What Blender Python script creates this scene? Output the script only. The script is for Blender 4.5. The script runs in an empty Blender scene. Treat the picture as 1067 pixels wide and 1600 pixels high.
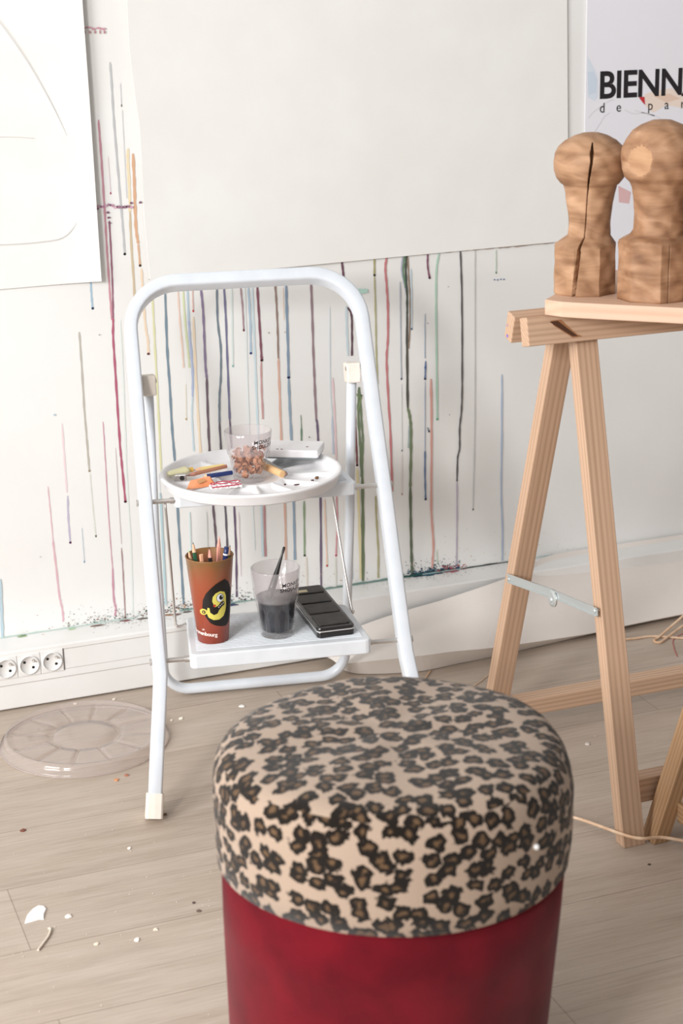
import bpy, bmesh, math, random
import numpy as np
from mathutils import Matrix, Vector, Quaternion
S = bpy.context.scene
COL = S.collection

# ------------------------------------------------------------------ camera
CAM = np.array([0.0, 0.0, 1.30])
ROT = np.array([[0.9343, -0.1252, 0.3340], [-0.3565, -0.2657, 0.8958], [-0.0236, -0.9559, -0.2923]])
FPX = 2675.0
def _basis():
    nad = np.array([216.5, 8750.0, FPX]); nad /= np.linalg.norm(nad)
    Z = -nad
    x = np.array([7466.5, -1003.0, FPX]); x -= x.dot(Z) * Z; x /= np.linalg.norm(x)
    return np.stack([x, np.cross(Z, x), Z])
ROT = _basis()
def on_wall(px, py, y=3.1235):
    """point of the back wall seen at a given place of the photograph"""
    d = ROT @ np.array([px - 533.5, py - 800.0, FPX])
    p = CAM + d * (y / d[1]); return Vector(p)
cd = bpy.data.cameras.new('camera'); cam = bpy.data.objects.new('camera', cd); COL.objects.link(cam)
M3 = Matrix([[ROT[i][0], -ROT[i][1], -ROT[i][2]] for i in range(3)])
cam.matrix_world = Matrix.Translation(Vector(CAM)) @ M3.to_4x4()
cd.sensor_fit = 'VERTICAL'; cd.sensor_height = 36.0; cd.lens = FPX / 1600 * 36.0
cd.clip_start = 0.05
cd.dof.use_dof = True; cd.dof.focus_distance = 2.95; cd.dof.aperture_fstop = 5.6
S.camera = cam

# ------------------------------------------------------------------ light
w = bpy.data.worlds.new('room_light'); S.world = w; w.use_nodes = True
def world_nodes():      # soft room light: brighter from the window side (-X), dimmer from the far side
    N = w.node_tree.nodes; L = w.node_tree.links; bg = N['Background']
    tc = N.new('ShaderNodeTexCoord'); sp = N.new('ShaderNodeSeparateXYZ'); L.new(tc.outputs['Generated'], sp.inputs[0])
    mr = N.new('ShaderNodeMapRange'); mr.interpolation_type = 'SMOOTHSTEP'
    for i, v in ((1, -0.9), (2, 0.8), (3, 0.70), (4, 0.32)): mr.inputs[i].default_value = v
    L.new(sp.outputs['X'], mr.inputs[0]); L.new(mr.outputs[0], bg.inputs[1]); bg.inputs[0].default_value = (1.0, 0.985, 0.975, 1)
world_nodes()
def area(name, loc, target, sx, sy, power, color):
    ld = bpy.data.lights.new(name, 'AREA'); ld.shape = 'RECTANGLE'; ld.size = sx; ld.size_y = sy
    ld.energy = power; ld.color = color
    o = bpy.data.objects.new(name, ld); COL.objects.link(o); o.location = loc
    o.rotation_euler = (Vector(target) - Vector(loc)).to_track_quat('-Z', 'Y').to_euler()
    return o
area('side_window_daylight', (-2.9, 0.9, 1.9), (0.9, 2.2, 0.4), 1.5, 1.4, 128, (1.0, 0.995, 0.99))
area('window_daylight', (-2.1, -0.5, 2.0), (0.8, 2.6, 0.5), 0.65, 0.8, 86, (1.0, 0.995, 0.99))
S.view_settings.view_transform = 'Standard'; S.view_settings.look = 'None'
S.view_settings.exposure = 0.09; S.view_settings.gamma = 1.0; S.view_settings.use_curve_mapping = False

# ------------------------------------------------------------------ materials
def lin(h):
    if isinstance(h, str):
        h = h.lstrip('#'); c = [int(h[i:i + 2], 16) / 255 for i in (0, 2, 4)]
    else: c = h
    return tuple(((v / 12.92) if v <= 0.04045 else ((v + 0.055) / 1.055) ** 2.4) for v in c) + (1.0,)
def mat(name, col='#ffffff', rough=0.5, metal=0.0, sheen=0.0, bump=None, spec=0.5, coat=0.0, trans=0.0):
    m = bpy.data.materials.new(name); m.use_nodes = True
    b = m.node_tree.nodes['Principled BSDF']
    b.inputs['Base Color'].default_value = lin(col)
    b.inputs['Roughness'].default_value = rough; b.inputs['Metallic'].default_value = metal
    b.inputs['Specular IOR Level'].default_value = spec
    b.inputs['Sheen Weight'].default_value = sheen; b.inputs['Coat Weight'].default_value = coat
    if bump:
        N = m.node_tree.nodes; L = m.node_tree.links
        tc = N.new('ShaderNodeTexCoord'); n = N.new('ShaderNodeTexNoise'); bp = N.new('ShaderNodeBump')
        n.inputs['Scale'].default_value = bump[0]; n.inputs['Detail'].default_value = 5
        bp.inputs['Strength'].default_value = bump[1]; bp.inputs['Distance'].default_value = bump[2] if len(bump) > 2 else 0.001
        L.new(tc.outputs['Object'], n.inputs['Vector']); L.new(n.outputs['Fac'], bp.inputs['Height'])
        L.new(bp.outputs['Normal'], b.inputs['Normal'])
    return m
def ramp(N, stops, interp='LINEAR'):
    r = N.new('ShaderNodeValToRGB'); r.color_ramp.interpolation = interp
    e = r.color_ramp.elements
    while len(e) < len(stops): e.new(0.5)
    for i, (p, c) in enumerate(stops):
        e[i].position = p; e[i].color = lin(c)
    return r
def noisy(name, c1, c2, scale=(1, 1, 1), nscale=8, rough=0.6, bumps=0.15, dist=0.0, detail=6, lo=0.35, hi=0.65, coords='Object', spec=0.4, sheen=0.0, bd=0.001):
    """two-colour procedural material, noise stretched by scale"""
    m = mat(name, c1, rough, spec=spec, sheen=sheen); N = m.node_tree.nodes; L = m.node_tree.links
    b = N['Principled BSDF']
    tc = N.new('ShaderNodeTexCoord'); mp = N.new('ShaderNodeMapping'); mp.inputs['Scale'].default_value = scale
    n = N.new('ShaderNodeTexNoise'); n.inputs['Scale'].default_value = nscale; n.inputs['Detail'].default_value = detail
    n.inputs['Distortion'].default_value = dist
    r = ramp(N, [(lo, c1), (hi, c2)])
    L.new(tc.outputs[coords], mp.inputs[0]); L.new(mp.outputs[0], n.inputs['Vector']); L.new(n.outputs['Fac'], r.inputs[0])
    L.new(r.outputs[0], b.inputs['Base Color'])
    bp = N.new('ShaderNodeBump'); bp.inputs['Strength'].default_value = bumps; bp.inputs['Distance'].default_value = bd
    L.new(n.outputs['Fac'], bp.inputs['Height']); L.new(bp.outputs['Normal'], b.inputs['Normal'])
    return m
def grain_wood(name, light, mid, dark, scale=(0.7, 34, 34), ring=9.0, rough=0.55):
    """wood whose grain runs along the object's own X axis"""
    m = mat(name, light, rough, spec=0.3); N = m.node_tree.nodes; L = m.node_tree.links; b = N['Principled BSDF']
    tc = N.new('ShaderNodeTexCoord'); mp = N.new('ShaderNodeMapping'); mp.inputs['Scale'].default_value = scale
    oi = N.new('ShaderNodeObjectInfo'); vm = N.new('ShaderNodeVectorMath'); vm.operation = 'ADD'
    mu = N.new('ShaderNodeMath'); mu.operation = 'MULTIPLY'; mu.inputs[1].default_value = 37.0
    L.new(oi.outputs['Random'], mu.inputs[0]); L.new(tc.outputs['Object'], mp.inputs[0])
    L.new(mp.outputs[0], vm.inputs[0]); L.new(mu.outputs[0], vm.inputs[1])
    wv = N.new('ShaderNodeTexWave'); wv.wave_type = 'RINGS'; wv.rings_direction = 'X'
    wv.inputs['Scale'].default_value = ring * 0.16; wv.inputs['Distortion'].default_value = 5.0; wv.inputs['Detail'].default_value = 3
    wv.inputs['Detail Scale'].default_value = 0.7
    n = N.new('ShaderNodeTexNoise'); n.inputs['Scale'].default_value = 6; n.inputs['Detail'].default_value = 8
    L.new(vm.outputs[0], wv.inputs['Vector']); L.new(vm.outputs[0], n.inputs['Vector'])
    r1 = ramp(N, [(0.15, light), (0.6, mid), (1.0, dark)]); L.new(wv.outputs['Fac'], r1.inputs[0])
    r2 = ramp(N, [(0.35, light), (0.75, mid)]); L.new(n.outputs['Fac'], r2.inputs[0])
    mx = N.new('ShaderNodeMixRGB'); mx.inputs[0].default_value = 0.6
    L.new(r1.outputs[0], mx.inputs[1]); L.new(r2.outputs[0], mx.inputs[2]); L.new(mx.outputs[0], b.inputs['Base Color'])
    bp = N.new('ShaderNodeBump'); bp.inputs['Strength'].default_value = 0.15; bp.inputs['Distance'].default_value = 0.0006
    L.new(n.outputs['Fac'], bp.inputs['Height']); L.new(bp.outputs['Normal'], b.inputs['Normal'])
    return m
def clear(name, tint='#ffffff', frost=0.15, frostcol='#e6e4e4', rough=0.12, gloss=1.0):
    """thin clear plastic: see-through, glossy by Fresnel, a little milky"""
    m = bpy.data.materials.new(name); m.use_nodes = True; N = m.node_tree.nodes; L = m.node_tree.links
    N.remove(N['Principled BSDF']); out = N['Material Output']
    t = N.new('ShaderNodeBsdfTransparent'); t.inputs[0].default_value = lin(tint)
    g = N.new('ShaderNodeBsdfGlossy'); g.inputs['Roughness'].default_value = rough
    d = N.new('ShaderNodeBsdfDiffuse'); d.inputs[0].default_value = lin(frostcol)
    lf = N.new('ShaderNodeLayerWeight'); lf.inputs['Blend'].default_value = 0.5
    pw = N.new('ShaderNodeMath'); pw.operation = 'POWER'; pw.inputs[1].default_value = 4.0; L.new(lf.outputs['Facing'], pw.inputs[0])
    lw = N.new('ShaderNodeMath'); lw.operation = 'MULTIPLY_ADD'; lw.inputs[1].default_value = 0.75; lw.inputs[2].default_value = 0.035; L.new(pw.outputs[0], lw.inputs[0])
    a = N.new('ShaderNodeMixShader'); a.inputs[0].default_value = frost
    L.new(t.outputs[0], a.inputs[1]); L.new(d.outputs[0], a.inputs[2])
    f = N.new('ShaderNodeMixShader'); L.new(lw.outputs[0], f.inputs[0])
    L.new(a.outputs[0], f.inputs[1]); L.new(g.outputs[0], f.inputs[2]); L.new(f.outputs[0], out.inputs[0])
    return m

def floor_mat():
    m = mat('floor_vinyl', '#b5a89b', 0.5, spec=0.35); N = m.node_tree.nodes; L = m.node_tree.links; b = N['Principled BSDF']
    tc = N.new('ShaderNodeTexCoord')
    def noise(sc, s, det, rgh=0.55):
        mp = N.new('ShaderNodeMapping'); mp.inputs['Scale'].default_value = sc
        mp.inputs['Rotation'].default_value = (0, 0, math.radians(-2))
        n = N.new('ShaderNodeTexNoise'); n.inputs['Scale'].default_value = s; n.inputs['Detail'].default_value = det
        n.inputs['Roughness'].default_value = rgh
        L.new(tc.outputs['Object'], mp.inputs[0]); L.new(mp.outputs[0], n.inputs['Vector']); return n
    n1 = noise((1.0, 9.0, 1), 3.2, 8, 0.65); n2 = noise((2.0, 40.0, 1), 5.0, 6, 0.7); n3 = noise((1, 2.2, 1), 2.0, 3)
    r1 = ramp(N, [(0.3, '#a2927f'), (0.5, '#bcac9b'), (0.72, '#cfc2b4')]); L.new(n1.outputs['Fac'], r1.inputs[0])
    r2 = ramp(N, [(0.32, '#8f7e6e'), (0.5, '#bfae9e'), (0.7, '#d3c7bb')]); L.new(n2.outputs['Fac'], r2.inputs[0])
    r3 = ramp(N, [(0.3, '#a69688'), (0.7, '#b9b0a8')]); L.new(n3.outputs['Fac'], r3.inputs[0])
    x1 = N.new('ShaderNodeMixRGB'); x1.inputs[0].default_value = 0.42; L.new(r1.outputs[0], x1.inputs[1]); L.new(r2.outputs[0], x1.inputs[2])
    x2 = N.new('ShaderNodeMixRGB'); x2.inputs[0].default_value = 0.3; L.new(x1.outputs[0], x2.inputs[1]); L.new(r3.outputs[0], x2.inputs[2])
    br = N.new('ShaderNodeTexBrick'); br.inputs['Scale'].default_value = 1.0
    br.inputs['Brick Width'].default_value = 1.25; br.inputs['Row Height'].default_value = 0.187
    br.inputs['Mortar Size'].default_value = 0.0012; br.inputs['Mortar Smooth'].default_value = 0.6
    br.inputs['Color1'].default_value = (1, 1, 1, 1); br.inputs['Color2'].default_value = (0.91, 0.90, 0.89, 1); br.inputs['Mortar'].default_value = (0.62, 0.58, 0.55, 1)
    mpb = N.new('ShaderNodeMapping'); mpb.inputs['Location'].default_value = (0.3, 0.065, 0)
    L.new(tc.outputs['Object'], mpb.inputs[0]); L.new(mpb.outputs[0], br.inputs['Vector'])
    x3 = N.new('ShaderNodeMixRGB'); x3.blend_type = 'MULTIPLY'; x3.inputs[0].default_value = 1.0
    L.new(x2.outputs[0], x3.inputs[1]); L.new(br.outputs['Color'], x3.inputs[2]); L.new(x3.outputs[0], b.inputs['Base Color'])
    bp = N.new('ShaderNodeBump'); bp.inputs['Strength'].default_value = 0.2; bp.inputs['Distance'].default_value = 0.001
    L.new(n2.outputs['Fac'], bp.inputs['Height']); L.new(bp.outputs['Normal'], b.inputs['Normal'])
    return m
def leopard_mat():
    m = mat('leopard_plush', '#cbb39c', 0.9, sheen=0.18, spec=0.1); N = m.node_tree.nodes; L = m.node_tree.links; b = N['Principled BSDF']
    uv = N.new('ShaderNodeUVMap'); uv.uv_map = 'UVMap'
    mp = N.new('ShaderNodeMapping'); mp.inputs['Scale'].default_value = (47, 47, 47); mp.inputs['Rotation'].default_value = (0, 0, math.radians(8))
    L.new(uv.outputs[0], mp.inputs[0])
    nz = N.new('ShaderNodeTexNoise'); nz.inputs['Scale'].default_value = 1.5; nz.inputs['Detail'].default_value = 3
    L.new(mp.outputs[0], nz.inputs['Vector'])
    sub = N.new('ShaderNodeVectorMath'); sub.operation = 'SUBTRACT'; sub.inputs[1].default_value = (0.5, 0.5, 0.5); L.new(nz.outputs['Color'], sub.inputs[0])
    sc = N.new('ShaderNodeVectorMath'); sc.operation = 'SCALE'; sc.inputs['Scale'].default_value = 0.85; L.new(sub.outputs[0], sc.inputs[0])
    ad = N.new('ShaderNodeVectorMath'); ad.operation = 'ADD'; L.new(mp.outputs[0], ad.inputs[0]); L.new(sc.outputs[0], ad.inputs[1])
    st = N.new('ShaderNodeMapping'); st.inputs['Scale'].default_value = (0.88, 1.1, 1); L.new(ad.outputs[0], st.inputs[0])
    v = N.new('ShaderNodeTexVoronoi'); v.voronoi_dimensions = '2D'; v.feature = 'F1'; v.inputs['Scale'].default_value = 1.0
    v.inputs['Randomness'].default_value = 0.72
    L.new(st.outputs[0], v.inputs['Vector'])
    # break the rings up
    n2 = N.new('ShaderNodeTexNoise'); n2.inputs['Scale'].default_value = 2.3; n2.inputs['Detail'].default_value = 3; L.new(mp.outputs[0], n2.inputs['Vector'])
    m1 = N.new('ShaderNodeMath'); m1.operation = 'MULTIPLY_ADD'; m1.inputs[1].default_value = -0.5; m1.inputs[2].default_value = 0.25
    L.new(n2.outputs['Fac'], m1.inputs[0])
    s = N.new('ShaderNodeMath'); s.operation = 'ADD'; L.new(v.outputs['Distance'], s.inputs[0]); L.new(m1.outputs[0], s.inputs[1])
    r = ramp(N, [(0.0, '#705840'), (0.13, '#5f4a36'), (0.20, '#1d1712'), (0.445, '#1d1712'), (0.495, '#b8a493'), (1.0, '#b8a493')])
    L.new(s.outputs[0], r.inputs[0])
    nf = N.new('ShaderNodeTexNoise'); nf.inputs['Scale'].default_value = 26; nf.inputs['Detail'].default_value = 4; L.new(mp.outputs[0], nf.inputs['Vector'])
    rf = ramp(N, [(0.3, '#d8d0c8'), (0.7, '#ffffff')]); L.new(nf.outputs['Fac'], rf.inputs[0])
    mx = N.new('ShaderNodeMixRGB'); mx.blend_type = 'MULTIPLY'; mx.inputs[0].default_value = 1.0
    L.new(r.outputs[0], mx.inputs[1]); L.new(rf.outputs[0], mx.inputs[2]); L.new(mx.outputs[0], b.inputs['Base Color'])
    bp = N.new('ShaderNodeBump'); bp.inputs['Strength'].default_value = 0.5; bp.inputs['Distance'].default_value = 0.002
    L.new(nf.outputs['Fac'], bp.inputs['Height']); L.new(bp.outputs['Normal'], b.inputs['Normal'])
    return m
def vcol_mat(name, rough=0.45):
    m = mat(name, '#ffffff', rough); N = m.node_tree.nodes
    a = N.new('ShaderNodeVertexColor'); a.layer_name = 'Col'
    m.node_tree.links.new(a.outputs[0], N['Principled BSDF'].inputs['Base Color']); return m
def carved_mat(name, light, mid, dark, seed):
    m = mat(name, light, 0.6, spec=0.25); N = m.node_tree.nodes; L = m.node_tree.links; b = N['Principled BSDF']
    tc = N.new('ShaderNodeTexCoord'); mp = N.new('ShaderNodeMapping'); mp.inputs['Location'].default_value = (seed, seed * 2.1, seed * 0.7)
    L.new(tc.outputs['Object'], mp.inputs[0])
    wv = N.new('ShaderNodeTexWave'); wv.wave_type = 'RINGS'; wv.rings_direction = 'Y'; wv.inputs['Scale'].default_value = 13
    wv.inputs['Distortion'].default_value = 6; wv.inputs['Detail'].default_value = 3; wv.inputs['Detail Scale'].default_value = 1.2
    L.new(mp.outputs[0], wv.inputs['Vector'])
    n = N.new('ShaderNodeTexNoise'); n.inputs['Scale'].default_value = 15; n.inputs['Detail'].default_value = 5; n.inputs['Distortion'].default_value = 0.8
    mp2 = N.new('ShaderNodeMapping'); mp2.inputs['Scale'].default_value = (1, 1, 3.5); L.new(mp.outputs[0], mp2.inputs[0]); L.new(mp2.outputs[0], n.inputs['Vector'])
    r = ramp(N, [(0.0, light), (0.55, mid), (1.0, dark)]); L.new(wv.outputs['Fac'], r.inputs[0])
    r2 = ramp(N, [(0.25, dark), (0.5, mid), (0.72, light)]); L.new(n.outputs['Fac'], r2.inputs[0])
    mx = N.new('ShaderNodeMixRGB'); mx.inputs[0].default_value = 0.78; L.new(r.outputs[0], mx.inputs[1]); L.new(r2.outputs[0], mx.inputs[2])
    L.new(mx.outputs[0], b.inputs['Base Color'])
    bp = N.new('ShaderNodeBump'); bp.inputs['Strength'].default_value = 0.3; bp.inputs['Distance'].default_value = 0.0015
    L.new(n.outputs['Fac'], bp.inputs['Height']); L.new(bp.outputs['Normal'], b.inputs['Normal'])
    return m

MT = dict(
    wall=noisy('wall_paint', '#ebebe9', '#e6e5e2', nscale=3, rough=0.7, bumps=0.08),
    paper=noisy('drawing_paper', '#ecece9', '#e9e8e4', nscale=9, rough=0.8, bumps=0.05, spec=0.2),
    cream=noisy('cream_paper', '#ece5de', '#e4dcd5', nscale=4, rough=0.75, bumps=0.05, spec=0.2),
    poster=noisy('poster_paper', '#e9e9f0', '#e6e6ec', nscale=3, rough=0.5, bumps=0.0, spec=0.3),
    trunk=noisy('trunking_plastic', '#ebeae8', '#e6e5e2', nscale=9, rough=0.4, bumps=0.03),
    floor=floor_mat(), leopard=leopard_mat(),
    paint=vcol_mat('dried_paint'), ink=mat('black_ink', '#1b161c', 0.6),
    enamel=noisy('white_enamel', '#dce1e7', '#d6dce3', nscale=30, rough=0.25, bumps=0.02, spec=0.5),
    rubber=noisy('cream_plastic', '#e6ddd2', '#ded4c8', nscale=40, rough=0.5, bumps=0.1),
    tread=noisy('step_plastic', '#e2e6ea', '#dadee2', nscale=25, rough=0.4, bumps=0.05),
    steel=mat('steel', '#d2cec9', 0.38, 0.9), zinc=mat('zinc_plated_steel', '#d3d9d9', 0.35, 0.75),
    palette=noisy('palette_plastic', '#f0eff0', '#eae9ea', nscale=40, rough=0.35, bumps=0.05),
    glass=clear('tumbler_plastic', '#faf8f8', 0.15, '#e4e0e2', 0.08),
    glass_clear=clear('tumbler_plastic_clear', '#fbfafa', 0.025, '#e4e0e2', 0.06),
    lid=clear('lid_plastic', '#faf6f4', 0.17, '#f2ebe9', 0.1),
    pine=grain_wood('pine', '#c9a88e', '#b9997e', '#9c7c62'),
    pine2=grain_wood('pine_amber', '#bc9874', '#a27e5a', '#7f5c3e'),
    board=grain_wood('board_wood', '#d6b59d', '#ccaa91', '#c09d84', ring=4),
    red=noisy('red_velvet', '#6a0d1a', '#550a15', nscale=14, rough=0.9, bumps=0.2, sheen=0.12, spec=0.1),
    cane=noisy('rattan', '#e6c9ac', '#d4ae8c', nscale=60, rough=0.5),
    dark=mat('dark_hole', '#15120f', 0.8), black=mat('black_enamel', '#1c1a19', 0.32, coat=0.3),
    white=mat('white_plain', '#f0eeec', 0.5), navy=mat('navy_lacquer', '#23305f', 0.3), wood=mat('pencil_wood', '#e3b693', 0.6),
    shav=noisy('shavings', '#dba684', '#b97f62', nscale=90, rough=0.8, lo=0.3, hi=0.7),
    crumb=noisy('crumb', '#e8dccd', '#c9a98c', nscale=200, rough=0.8),
)

# ------------------------------------------------------------------ mesh helpers
def put(o, parent=None):
    COL.objects.link(o)
    if parent: o.parent = parent
    return o
def mk(name, vs, fs, m, parent=None, smooth=False, bevel=0.0, loc=None, seg=2):
    me = bpy.data.meshes.new(name); me.from_pydata([tuple(v) for v in vs], [], fs); me.update()
    bm = bmesh.new(); bm.from_mesh(me); bmesh.ops.recalc_face_normals(bm, faces=bm.faces); bm.to_mesh(me); bm.free()
    if smooth: me.polygons.foreach_set('use_smooth', [True] * len(me.polygons))
    me.materials.append(m); o = bpy.data.objects.new(name, me); put(o, parent)
    if loc is not None: o.location = loc
    if bevel:
        b = o.modifiers.new('bevel', 'BEVEL'); b.width = bevel; b.segments = seg; b.limit_method = 'ANGLE'; b.angle_limit = math.radians(40)
    return o
def tag(o, label, cat, group=None, kind=None):
    o['label'] = label; o['category'] = cat
    if group: o['group'] = group
    if kind: o['kind'] = kind
    return o
def thing(name, label, cat, loc=(0, 0, 0), rz=0.0, group=None):
    o = bpy.data.objects.new(name, None); o.empty_display_size = 0.05; put(o)
    o.location = loc; o.rotation_euler = (0, 0, rz); tag(o, label, cat, group); return o
def struct(o): o['kind'] = 'structure'; return o
def boxv(x0, x1, y0, y1, z0, z1):
    v = [(x, y, z) for x in (x0, x1) for y in (y0, y1) for z in (z0, z1)]
    return v, [(0, 1, 3, 2), (4, 6, 7, 5), (0, 4, 5, 1), (2, 3, 7, 6), (0, 2, 6, 4), (1, 5, 7, 3)]
def box(name, b, m, parent=None, bevel=0.0, seg=2, smooth=False):
    v, f = boxv(*b); return mk(name, v, f, m, parent, bevel=bevel, seg=seg, smooth=smooth)
def merge(lst):
    V = []; F = []
    for v, f in lst:
        k = len(V); V += [tuple(p) for p in v]; F += [tuple(i + k for i in q) for q in f]
    return V, F
def smooth_path(pts, n=6):
    """Catmull-Rom through the points"""
    P = [Vector(p) for p in pts]; P = [2 * P[0] - P[1]] + P + [2 * P[-1] - P[-2]]; out = []
    for i in range(1, len(P) - 2):
        for k in range(n):
            t = k / n; a, b, c, d = P[i - 1:i + 3]
            out.append(0.5 * ((2 * b) + (c - a) * t + (2 * a - 5 * b + 4 * c - d) * t * t + (3 * b - a - 3 * c + d) * t ** 3))
    out.append(P[-2]); return out
def sweep(path, ra, rb=None, ref=None, n=12, p=2.0, caps=True):
    """tube along a path; section a superellipse ra (in plane) x rb (along ref)"""
    P = [Vector(q) for q in path]; V = []; F = []
    rb = rb if rb is not None else ra
    N0 = None
    for i, q in enumerate(P):
        T = (P[min(i + 1, len(P) - 1)] - P[max(i - 1, 0)]).normalized()
        if ref is not None: Bv = Vector(ref); Bv = (Bv - Bv.dot(T) * T).normalized(); A = Bv.cross(T)
        else:
            if N0 is None:
                N0 = Vector((0, 0, 1)) if abs(T.z) < 0.9 else Vector((1, 0, 0))
            A = (N0 - N0.dot(T) * T).normalized(); Bv = T.cross(A); N0 = A
        a_ = ra(i / (len(P) - 1)) if callable(ra) else ra
        b_ = rb(i / (len(P) - 1)) if callable(rb) else rb
        for k in range(n):
            t = 2 * math.pi * k / n; c, s = math.cos(t), math.sin(t)
            V.append(q + A * (a_ * math.copysign(abs(c) ** (2 / p), c)) + Bv * (b_ * math.copysign(abs(s) ** (2 / p), s)))
    for i in range(len(P) - 1):
        for k in range(n):
            F.append((i * n + k, i * n + (k + 1) % n, (i + 1) * n + (k + 1) % n, (i + 1) * n + k))
    if caps: F.append(tuple(range(n))[::-1]); F.append(tuple(range((len(P) - 1) * n, len(P) * n)))
    return V, F
def lathe(prof, n=64, cx=0, cy=0, closed=False, rfun=None):
    """prof: list of (r, z); r==0 makes a pole"""
    V = []; F = []; rings = []
    for r, z in prof:
        if r <= 1e-6: rings.append([len(V)]); V.append((cx, cy, z)); continue
        ring = []
        for k in range(n):
            t = 2 * math.pi * k / n; rr = rfun(r, z, t) if rfun else r
            ring.append(len(V)); V.append((cx + rr * math.cos(t), cy + rr * math.sin(t), z))
        rings.append(ring)
    if closed: rings.append(rings[0])
    for a, b in zip(rings[:-1], rings[1:]):
        for k in range(n):
            j = (k + 1) % n
            if len(a) == 1 and len(b) == 1: continue
            if len(a) == 1: F.append((a[0], b[k], b[j]))
            elif len(b) == 1: F.append((a[k], a[j], b[0]))
            else: F.append((a[k], a[j], b[j], b[k]))
    return V, F
def text_mesh(body, size, offset=0.0, spacing=1.0, name='lettering', extrude=0.0):
    cu = bpy.data.curves.new(name, 'FONT'); cu.body = body; cu.size = size; cu.offset = offset; cu.space_character = spacing
    cu.extrude = extrude; cu.resolution_u = 4
    o = bpy.data.objects.new(name, cu); COL.objects.link(o)
    bpy.context.view_layer.update()
    me = bpy.data.meshes.new_from_object(o.evaluated_get(bpy.context.evaluated_depsgraph_get()))
    bpy.data.objects.remove(o); bpy.data.curves.remove(cu); me.name = name
    return me
def wrap_text(me, fn, m, name, parent):
    """map flat letters (x, y) through fn and link them"""
    bm = bmesh.new(); bm.from_mesh(me)
    bmesh.ops.triangulate(bm, faces=bm.faces)
    for v in bm.verts: v.co = Vector(fn(v.co.x, v.co.y))
    bm.to_mesh(me); bm.free(); me.materials.clear(); me.materials.append(m)
    o = bpy.data.objects.new(name, me); return put(o, parent)

# ================================================================== SETTING
WY = 3.125
fl = box('floor', (-2.5, 5.0, -1.0, WY + 0.1, -0.05, 0.0), MT['floor']); struct(fl)
wl = box('wall_back', (-2.5, 5.0, WY, WY + 0.1, 0.0, 2.7), MT['wall']); struct(wl)

# cable trunking along the foot of the wall
tk = struct(box('trim_1', (-2.5, 5.0, 3.045, WY, 0.003, 0.119), MT['trunk'], bevel=0.003)); tk.name = 'baseboard_back'
def groove(name, x0, x1, z, h=0.0014, y=3.0446): return box(name, (x0, x1, y, y + 0.001, z - h / 2, z + h / 2), mat('groove_' + name, '#b7b1aa', 0.8), tk)
groove('lid_seam', -2.5, 5.0, 0.052)
groove('lid_seam', 0.564, 0.90, 0.1085, 0.0012); groove('lid_seam', 0.564, 0.75, 0.068, 0.0008)
box('cover_plate_edge', (0.5632, 0.5648, 3.0442, 3.0455, 0.066, 0.110), mat('seam_dark', '#6f6a66', 0.8), tk)
# three sockets in the trunking
SY = 3.045
for k, x in enumerate((0.4530, 0.4970, 0.5410)):
    so = thing('wall_socket', ['leftmost of the three white round wall sockets, cut by the photo edge',
        'middle one of the three white round wall sockets', 'rightmost of the three white round wall sockets, beside the plain cover'][k],
        'socket', (x, SY, 0.088), 0, 'sockets in the cable trunking')
    box('faceplate', (-0.0216, 0.0216, -0.002, 0.0, -0.0225, 0.0225), MT['trunk'], so, bevel=0.001)
    rot = Matrix.Rotation(math.radians(90), 4, 'X')
    v, f = lathe([(0.0185, 0.002), (0.0192, 0.0045), (0.0175, 0.0055), (0.0168, 0.003), (0.0165, 0.0022), (0.0, 0.0022)], 48)
    mk('socket_well', [rot @ Vector(p) for p in v], f, MT['trunk'], so, smooth=True)
    for sx, sz in ((-0.0085, 0.006), (0.0075, -0.006)):
        v, f = lathe([(0.0027, 0.0022), (0.0027, 0.0026), (0, 0.0026)], 16)
        mk('contact_hole', [rot @ Vector(p) + Vector((sx, 0, sz)) for p in v], f, MT['dark'], so)
    v, f = lathe([(0.0022, 0.0022), (0.0022, 0.010), (0.001, 0.012), (0, 0.012)], 16)
    mk('earth_pin', [rot @ Vector(p) + Vector((0.0075, 0, 0.0085)) for p in v], f, MT['steel'], so, smooth=True)

# ---- paint that ran down the wall
random.seed(4)
DR = []  # (colour, width px, [(x, y)...], end dot colour or None)
def D(c, w_, pts, dot=None): DR.append((c, w_, pts, dot))
D('#8fb6d0', 3, [(142, 438), (143, 460), (145, 482)], '#20304a')
D('#b3ac9c', 3, [(124, 519), (128, 575), (132, 640), (136, 690), (140, 736)], '#a09480'); D('#d6d8cc', 2, [(141, 740), (145, 790), (150, 838)], '#5b6b4a')
D('#eacbd0', 2.6, [(97, 662), (101, 720), (105, 770)]); D('#b5abc8', 2.8, [(106, 775), (107, 810), (110, 848)], '#5a2f50')
D('#dfaab5', 1.8, [(75, 760), (79, 800), (83, 845)]); D('#dba3b0', 3, [(83, 845), (87, 880), (93, 930), (98, 955), (99, 972)])
D('#bccbd8', 1.6, [(128, 825), (130, 850), (132, 878)], '#6b93b0')
D('#cf8aa0', 1.8, [(161, 659), (164, 705), (167, 760), (173, 850), (176, 888)]); D('#c87f96', 3.2, [(176, 888), (178, 935), (181, 950), (180, 962)])
D('#c8b4b4', 1.4, [(181, 700), (186, 790), (190, 850)]); D('#a07878', 2.2, [(190, 856), (193, 905), (196, 965)], '#6e3838')
D('#cc7c8e', 3, [(154, 187), (158, 240), (162, 300), (165, 350), (168, 400), (172, 460), (175, 500)], None)
D('#8d4560', 2.6, [(171, 345), (174, 400), (176, 450), (177, 497)]); D('#b63a5e', 3.4, [(177, 497), (177, 530), (180, 575), (184, 640), (188, 700), (191, 730), (196, 784)], '#3a1020')
D('#e0ccd0', 1.5, [(169, 245), (171, 275), (173, 302)], '#a03a58')
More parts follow.
